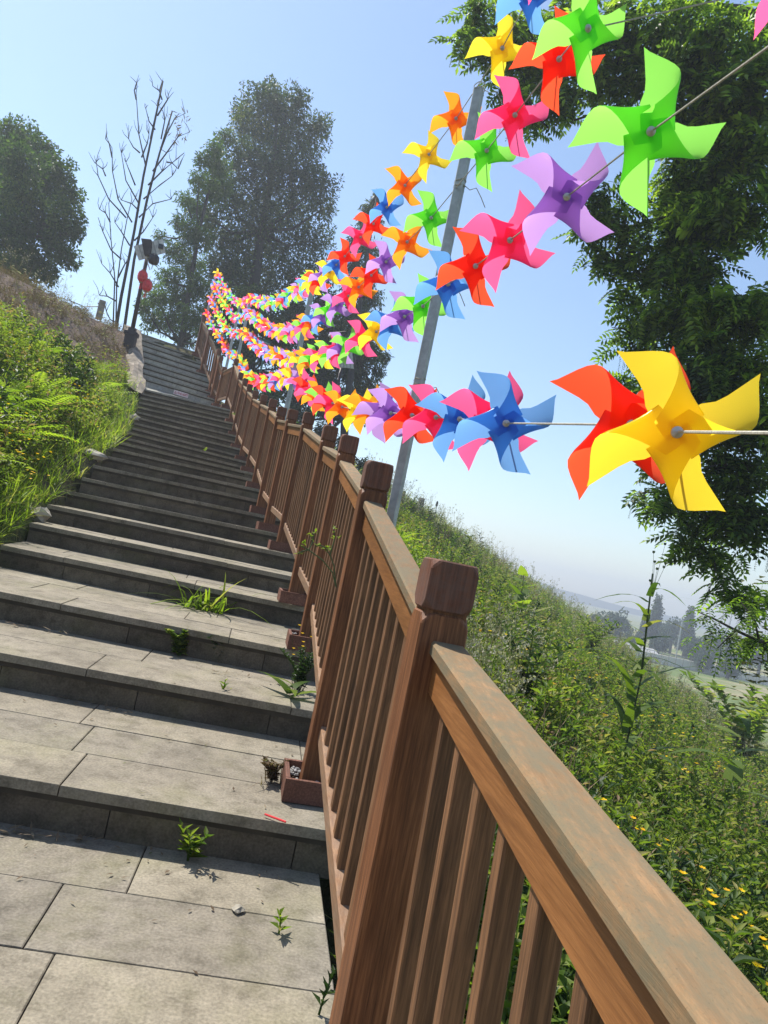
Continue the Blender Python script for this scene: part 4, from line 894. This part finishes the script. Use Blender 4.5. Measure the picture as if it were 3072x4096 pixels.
p4=at(945*ds,1084*ds,36);r=empty('spike_light',(p4[0],p4[1],p4[2]-1.0),'thin dark stake with a small lamp head on the right hill crest','light');m=MB();m.tube([p4-[0,0,.9],p4-[0,0,.1]],.02,6);m.build('stake',M['black'],r,r.location);m=MB();m.lathe([(0,-.2),(.05,-.19),(.06,0),(.03,.08),(0,.1)],p4-[0,0,.05],8);m.build('lamp_head',M['black'],r,r.location)
# ---------------------------------------------------------------- near wingnut tree on the right
def p_pinnate(L=.26,n=6,lw=.024,ll=.07):
    g=G();P=lambda t:np.array([L*t,0,-.35*L*t*t])
    g.stem([P(0),P(.5),P(1)],.004,.2)
    for k in range(n):
        t=.2+.75*k/(n-1);l=ll*(.75+.5*math.sin(t*3))
        for s_ in(-1,1): g.leaf(P(t),(.45,s_*1,-.12+rng.uniform(-.15,.15)),(0,0,1),l,lw,.15,None,.5)
    g.leaf(P(1),(1,0,-.4),(0,0,1),ll,lw,.1);return g.arr()
def p_catkin(L=.26):
    g=G();
    for k in range(16):
        t=k/15;p=np.array([.02*math.sin(t*2),0,-L*t])
        for s_ in range(2): g.leaf(p,rdir(-.5,k*2.1+s_*3.1),(0,0,1),.018,.013,0)
    g.stem([(0,0,0),(.02,0,-L)],.003,.4);return g.arr()
TB=np.array([10.5,9.5,-3.2])
r=empty('wingnut_tree',TB,'large overhanging tree with hanging seed strings filling the right side','tree')

region=[(1040,20,42,9.5),(1000,85,26,9.5),(1075,100,46,9.3),(1120,60,50,9.2),(1150,150,50,9),(1110,200,36,9.2),(1200,90,60,8.6),(1240,30,60,8.6),(1290,70,60,8.3),(1200,200,50,8.8),(1150,250,30,9),(1290,150,60,8.2),(1350,60,70,8),(1370,160,60,8),(1450,50,80,7.7),(1480,150,80,7.6),(1560,90,90,7.4),(1620,180,90,7.2),(1560,240,80,7.6),(1480,270,60,8),(1610,320,90,7.5),(1540,360,80,8),(1470,380,60,8.4),(1300,420,44,8.6),(1275,480,34,8.8),(1330,480,50,8.5),(1390,470,60,8.3),(1290,540,30,8.8),(1340,550,36,8.6),(1450,480,70,8.2),(1520,470,80,7.9),(1610,450,90,7.6),(1430,570,60,8.4),(1500,570,80,8),(1590,570,90,7.7),(1370,620,36,8.6),(1400,680,50,8.5),(1370,730,40,8.6),(1470,670,80,8.1),(1560,680,90,7.8),(1640,660,80,7.5),(1350,820,34,8.7),(1420,790,60,8.4),(1500,790,90,8),(1600,790,90,7.7),(1410,880,50,8.5),(1480,890,70,8.2),(1570,900,90,7.9),(1650,900,80,7.6),(1430,980,50,8.5),(1500,990,70,8.2),(1590,1010,90,7.9),(1380,1060,22,8.8),(1460,1080,50,8.5),(1540,1100,70,8.2),(1630,1110,80,7.8),(1490,1160,36,8.5),(1540,1190,44,8.4),(1610,1210,60,8.1),(1560,1260,30,8.4),(1620,1290,40,8.2),(1500,1190,16,8.5),(1650,1380,30,8.4)]
region=[c for i_,c in enumerate(region) if i_<22 or i_%8!=2]
cl=[];
for u,v,rr_,d in region:
    p=at(u*ds,v*ds,d);Rr=rr_*ds*d/F_PX;cl.append((p,(Rr,Rr*1.2,Rr*.8)))
n=4300;P,Dd,pk=leafcloud(cl,n,0,0)
az=rng.uniform(0,6.283,n);el=rng.normal(-.35,.45,n);x=np.stack([np.cos(el)*np.cos(az),np.cos(el)*np.sin(az),np.sin(el)],1);yv=np.stack([-np.sin(az),np.cos(az),np.zeros(n)],1);roll=rng.normal(0,.5,n)
zv=np.cross(x,yv);y2=yv*np.cos(roll)[:,None]+zv*np.sin(roll)[:,None];z2_=np.cross(x,y2);Rm=np.stack([x,y2,z2_],2)
rc=rng.uniform(-.2,.2,len(cl))[pk]+np.where(rng.random(n)<.12,.35,0)
o=scatter('crown',M['wing'],[p_pinnate(.26,6,.036,.088),p_pinnate(.3,6,.04,.10),p_pinnate(.2,4,.04,.085)],P,rng.uniform(.85,1.3,n),rots=Rm,rb=rc,parent=r,origin=TB)
n2=900;P2,_,_=leafcloud(cl,n2,0,0);o=scatter('seed_strings',M['catkin'],[p_catkin(),p_catkin(.34),p_catkin(.2)],P2-np.array([0,0,.1]),rng.uniform(.8,1.3,n2),tilt=.06,parent=r,origin=TB);tag(o,kind='stuff')
m=MB();q=lambda u,v,d:at(u*ds,v*ds,d)
m.tube([TB,TB+[-.1,0,3],TB+[-.4,-.3,6.5],TB+[-.9,-.7,9],TB+[-1.5,-1.2,11]],[.35,.30,.24,.18,.1],10);m.build('trunk',M['bark'],r,TB,True)
m=MB();T1=TB+[-.6,-.5,8];T2=TB+[-.3,-.2,5.5];T3=TB+[-.2,0,3.2];T0=TB+[-1.2,-1,10.2]
for pts,r0 in (([T0,q(1700,60,7.6),q(1600,20,7.7),q(1480,10,8),q(1380,25,8.3),q(1280,60,8.6),q(1180,110,9)],.07),([T0,q(1720,20,7.6),q(1640,-10,7.7),q(1560,-20,7.8),q(1450,0,8)],.06),([T1,q(1700,240,7.5),q(1560,200,7.8),q(1440,190,8.1),q(1330,230,8.4),q(1240,260,8.7)],.06),([q(1560,200,7.8),q(1480,290,8),q(1400,340,8.2)],.03),([T1,q(1690,420,7.6),q(1560,440,7.9),q(1430,470,8.3),q(1330,500,8.6),q(1270,520,8.8)],.055),([T2,q(1690,640,7.7),q(1560,650,8),q(1450,680,8.3),q(1370,720,8.6)],.05),([T2,q(1690,820,7.8),q(1560,840,8),q(1440,860,8.4),q(1380,850,8.6)],.05),([T3,q(1690,1000,7.9),q(1560,1010,8.1),q(1450,1060,8.5),q(1380,1065,8.8)],.045),([T3,q(1700,1160,8),q(1600,1170,8.2),q(1500,1200,8.5)],.04),([q(1600,20,7.7),q(1540,60,7.8),q(1500,130,8)],.025),([q(1380,25,8.3),q(1350,80,8.4),q(1260,130,8.7)],.02)):
    m.tube(pts,[r0*(1-.8*i/(len(pts)-1)) for i in range(len(pts))],7)
for _ in range(90):
    c=cl[rng.integers(len(cl))];a=np.array(c[0]);b=a+rng.normal(size=3)*np.array(c[1])*.9;m.tube([a+(TB+[0,0,7]-a)*.03,(a+b)/2+[0,0,.05],b],[.016,.011,.004],5)
m.build('limbs',M['bark'],r,TB,True)
# lower branch spray near the right edge, and a bright leafy bush below it
m=MB();pts=[q(1700,1395,5.2),q(1640,1385,5.2),q(1590,1362,5.25),q(1545,1338,5.3),q(1508,1322,5.35)];b0=pts[0]
r2=empty('hanging_branch',b0,'dark leafy branch tip hanging in at the right edge above the field','branch');m.tube(pts,[.018,.014,.011,.008,.004],6);m.tube([pts[1],q(1630,1340,5.2),q(1600,1300,5.2)],[.01,.008,.004],5);m.tube([pts[2],q(1570,1380,5.2),q(1550,1400,5.2)],[.008,.006,.003],5);m.build('twigs',M['bark'],r2,b0,True)
LP=[];
for a_,b_ in zip(pts[:-1],pts[1:]):
    for t in np.linspace(0,1,11): LP.append(a_*(1-t)+b_*t+rng.normal(size=3)*.04)
for u,v in ((1630,1340),(1615,1320),(1600,1300),(1645,1360),(1655,1320),(1650,1290),(1570,1380),(1550,1400),(1560,1390)):
    for _ in range(5): LP.append(q(u,v,5.2)+rng.normal(size=3)*.06)
LP=np.array(LP);n=len(LP);az=rng.uniform(0,6.283,n);el=rng.normal(-.2,.4,n);x=np.stack([np.cos(el)*np.cos(az),np.cos(el)*np.sin(az),np.sin(el)],1);yv=np.stack([-np.sin(az),np.cos(az),np.zeros(n)],1);Rm=np.stack([x,yv,np.cross(x,yv)],2)
scatter('leaves',M['wing'],[p_pinnate(.17,5,.020,.045)],LP,rng.uniform(.7,1.1,n),rots=Rm,rb=rng.uniform(-.5,-.1,n),parent=r2,origin=b0)
# ---------------------------------------------------------------- single plants worth pointing at
def plant(name,base,arrs,mats,label,scale=1.0,parts=('leaves','stem','flowers'),cat='plant',rotz=0,group=None):
    r=empty(name,base,label,cat,group);r.rotation_euler=(0,0,rotz)
    for (V,F,R),mt,pn in zip(arrs,mats,parts): link(pn,new_mesh(pn,V*scale,F,M[mt],R),r)
    return r
def g_bud(h,n=10):
    g=G()
    for k in range(6): p=np.array([rng.uniform(-.05,.05),rng.uniform(-.05,.05),h+rng.uniform(-.05,.13)]);g.stem([(0,0,h*.9),p],.002,.3);[g.leaf(p,rdir(1.2,q*1.5),(0,1,0),.014,.008,0,.2) for q in range(4)]
    return g.arr()
def onhill(u,v,dmin=1.0,dmax=45):
    """walk along the line of sight to the hillside"""
    d=Fw+Rt*((u-1536)/F_PX)+Up*((2048-v)/F_PX)
    for t in np.geomspace(dmin,dmax,900):
        p=CAM+d*t
        if p[2]<=float(H(p[0],p[1])): return p
    return CAM+d*dmax
a=g_strap(.85,30,.40,.042,.8);b=onhill(1335*ds,1690*ds);plant('tall_weed',b,[a[0],a[1],g_bud(.85)],['weed','stem','darkweed'],'tall arching long-leaved weed rising highest between the railing and the field',np.linalg.norm(b-CAM)/2.9*.92)
b=onhill(1120*ds,1560*ds);plant('dark_weed',b,[p_weed(.75,22,.15,.04,.1,branch=7)],['darkweed'],'dark drooping leafy weed right behind the nearest post, among yellow flowers',np.linalg.norm(b-CAM)/6,('leaves',))
b=onhill(1112*ds,1345*ds);plant('broadleaf_sapling',b,[g_strap(.35,8,.22,.10,.25,(.3,.9))[0],g_strap(.35,8,.2,.1)[1]],['grass','stem'],'young sapling with bright oval leaves right of the nearest post cap',np.linalg.norm(b-CAM)/4.4)
b=onhill(1250*ds,1960*ds);plant('leafy_weed',b,[p_weed(.45,34,.11,.03,.3,branch=2)],['weed'],'pale green lance-leaved weed right of the handrail in the lower right',np.linalg.norm(b-CAM)/4.2,('leaves',))
b=onhill(1565*ds,1800*ds);
g=G()
for k in range(160): z=.25+.55*rng.random();g.leaf((rng.normal()*.03,rng.normal()*.03,z),rdir(.3,rng.uniform(0,6.28)),(0,0,1),.03,.02,.1,.95)
plant('dock_plant',b,[g.arr(),g_strap(.5,10,.26,.06,.7,(.3,.8))[0]],['dry','weed'],'brown-seeded dock plant with broad basal leaves near the lower right edge',np.linalg.norm(b-CAM)/2.6,('seed_head','leaves'));tag([c for c in bpy.data.objects if c.name.startswith('seed_head')][0],kind='stuff')
b=onhill(1600*ds,1660*ds);plant('bright_bush',b,[p_weed(.6,70,.13,.055,.2,branch=6)],['grass'],'bright green broad-leaved bush at the right edge in front of the field',np.linalg.norm(b-CAM)/6.5,('leaves',))
b=onhill(1270*ds,1420*ds);plant('bushy_weed',b,[p_weed(.7,60,.14,.035,.2,branch=6)],['weed'],'bushy dark green weed on the hill skyline right of the nearest post',np.linalg.norm(b-CAM)/13,('leaves',))
# plants growing on the steps: (x,y) positions read off the treads
def onstep(u,v,z):
    d=Fw+Rt*((u-1536)/F_PX)+Up*((2048-v)/F_PX);t=(z-CAMZ)/d[2];return CAM+d*t
def sp(u,v,k,arr,mats,label,scale=1,parts=('leaves',),nm='step_weed'):
    b=onstep(u,v,SZ[k-1] if k else 0.0);return plant(nm,b,arr,mats,label,scale,parts,group='weeds growing on the steps')
gg=[]
g=G()
for k in range(46): g.blade(rng.uniform(-.09,.09,3)*[1,.25,0],rdir(rng.uniform(.5,1.4),rng.uniform(0,6.28)),.26*rng.uniform(.5,1.2),.011,rng.uniform(.3,1.1),5)
sp(808,2440,3,[g.arr()],['grass'],'largest arching grass tuft, growing against the fourth riser mid-step',1.55,nm='grass_tuft')
sp(712,2622,2,[p_weed(.07,60,.022,.018,.3,branch=6)],['weed'],'low rounded small-leaved weed at the foot of the third riser',1.9)
sp(870,2645,2,[p_weed(.13,30,.045,.02,.3,branch=4)],['darkweed'],'straggly dark weed right of the low rounded weed',1.0)
sp(870,2880,1,[p_weed(.20,14,.055,.016,.5)],['weed'],'single upright green sprig in front of the riser below the grass tuft',1)
sp(1115,3735,0,[p_weed(.055,9,.045,.014,.6)],['grass'],'small bright sprout in the paving joint near the nearest railing base',1)
sp(750,3445,0,[p_weed(.10,16,.05,.014,.4,branch=3)],['weed'],'thin weed at the foot of the first riser',1)
sp(1275,4060,0,[p_weed(.11,16,.04,.01,.7)],['darkweed'],'thin dark sprig at the bottom by the railing',1)
sp(1160,2790,2,[g_strap(.06,5,.17,.045,.5,(.3,.8))[0]],['weed'],'broad-leaved plant by the railing base, beside yellow flowered stalks',1.25)
b=onstep(1190,2760,SZ[1]);g=G();
for k in range(26): p=np.array([rng.uniform(-.09,.09),rng.uniform(-.05,.05),rng.uniform(.08,.33)]);g.stem([(p[0]*.3,0,0),p],.002,.2)
fl_=G()
for k in range(14): c=np.array([rng.uniform(-.09,.09),rng.uniform(-.05,.05),rng.uniform(.15,.34)]);[fl_.leaf(c,rdir(.4,q*1.05),(0,0,1),.011,.009,0) for q in range(6)]
plant('flower_stalks',b,[p_weed(.2,40,.04,.014,.4,branch=6),g.arr(),fl_.arr()],['darkweed','stem','petal'],'thin yellow flowered stalks beside the third railing post base',1,('leaves','stems','flowers'),group='weeds growing on the steps')
for u,v,k,lab in ((600,2225,4,'left sprig of the bright weed row on the fifth step'),(668,2225,4,'middle sprig of the bright weed row on the fifth step'),(720,2235,4,'right sprig of the bright weed row on the fifth step')): sp(u,v,k,[p_weed(.15,16,.06,.014,.6)],['grass'],lab,1.3)
sp(664,2170,5,[p_weed(.12,12,.05,.015,.6)],['grass'],'small bright sprig one step above the weed row',.9)
b=at(820,1815,12.0);plant('step_weed',b,[p_weed(.10,14,.06,.02,.5)],['grass'],'tiny bright sprig high on the middle of the lower flight',1,('leaves',),group='weeds growing on the steps')
sp(1048,2075,7,[p_weed(.10,12,.06,.018,.5)],['grass'],'bright sprig beside a post box half way up the lower flight',1.2)
sp(1085,3130,1,[p_weed(.06,40,.02,.012,.4,branch=8),p_grass(14,.11,.003)],['dry','dry'],'dried straw-coloured weed clump left of the nearest gravel box',1.3,('leaves','stalks'))
# climbing dry stalks on the railing
m=MB();q1=lambda u,v,d=2.25:at(u,v,d);b0=q1(1345,2350)
r=empty('seed_stalk',b0,'wiry branching weed stalk with seed pods leaning on the railing','plant')
for pts in ([(1345,2350),(1330,2290),(1290,2240),(1235,2200),(1200,2180)],[(1345,2350),(1335,2260),(1320,2220),(1300,2190)],[(1320,2220),(1340,2150),(1335,2120)],[(1235,2200),(1250,2170),(1255,2130)],[(1300,2190),(1280,2180),(1265,2185)],[(1235,2200),(1210,2205),(1190,2215)]): m.tube([q1(*p) for p in pts],.0022,5)
m.build('stalk',M['stem'],r,b0);g=G()
for u,v in ((1200,2180),(1195,2215),(1265,2185),(1255,2130),(1335,2120),(1300,2190),(1285,2200),(1240,2150),(1310,2205),(1345,2150),(1215,2170)):
    for _ in range(4): g.leaf(q1(u+rng.uniform(-8,8),v+rng.uniform(-8,8))-b0,rdir(rng.uniform(-.5,1),rng.uniform(0,6.28)),(0,0,1),.02,.009,0,.8)
tag(link('pods',new_mesh('pods',*g.arr()[:2],M['weed'],g.arr()[2]),r),kind='stuff')
# litter on the treads
m=MB();a=onstep(1058,3262,.155);b=onstep(1142,3293,.155);m.tube([a+[0,0,.004],b+[0,0,.004]],.0035,7);o=m.build('red_stick',M['red'],None,a);tag(o,'thin red stick lying on the first step near the post box','stick')
p=onstep(950,3648,.0);m=MB();rock(m,p+[0,0,.008],.017,seed=5);o=m.build('pebble',M['rock'],None,p);tag(o,'pale broken stone chip on the paving near the bottom of the picture','stone')
g=G()
for _ in range(300):
    k=int(rng.choice([0,0,0,0,1,1,1,2,2,3,3,4,5]));y0=(1.0,*[p[1] for p in Lx])[k] if k else 1.2;y1=Lx[k][1];t=rng.random();edge=rng.random()<.45
    y=(y1-.02-abs(rng.normal())*.07) if edge else y0+(y1-y0)*t
    x=rng.uniform(-1.7,.25);z=(SZ[k-1] if k else 0)+.004;a=rng.uniform(0,6.28);L=rng.uniform(.006,.026)
    g.leaf((x,y,z),(math.cos(a),math.sin(a),rng.uniform(0,.25)),(0,0,1),L,L*rng.uniform(.2,.5),-.1)
for cu,cv,kk in ((60,3340,0),(150,3345,0),(330,3370,0),(300,2810,1),(480,2850,1),(60,2505,2),(230,2535,2),(900,2700,2),(1150,2740,2)):
    c=onstep(cu,cv,(SZ[kk-1] if kk else 0))
    for _ in range(16):
        a=rng.uniform(0,6.28);L=rng.uniform(.01,.05);g.leaf((c[0]+rng.normal()*.05,c[1]+rng.normal()*.015,c[2]+.004+rng.uniform(0,.008)),(math.cos(a),math.sin(a)*.6,rng.uniform(-.05,.25)),(0,0,1),L,L*rng.uniform(.06,.4),-.1,rng.uniform(.4,.85))
o=link('dry_litter',new_mesh('dry_litter',*g.arr()[:2],M['litter'] if 'litter' in M else M['dry'],g.arr()[2]));tag(o,kind='stuff')

# ---------------------------------------------------------------- hazy summer air
def hazefn(t,out):
    v=N(t,'ShaderNodeVolumePrincipled');v.inputs['Density'].default_value=.0021;v.inputs['Color'].default_value=(.86,.92,1,1);v.inputs['Anisotropy'].default_value=.35
    t.links.new(v.outputs[0],out.inputs['Volume'])
m=MB();m.box((0,0,9),(1840,1840,42));o=m.build('haze',mk_mat('haze_air',hazefn));tag(o,kind='stuff')
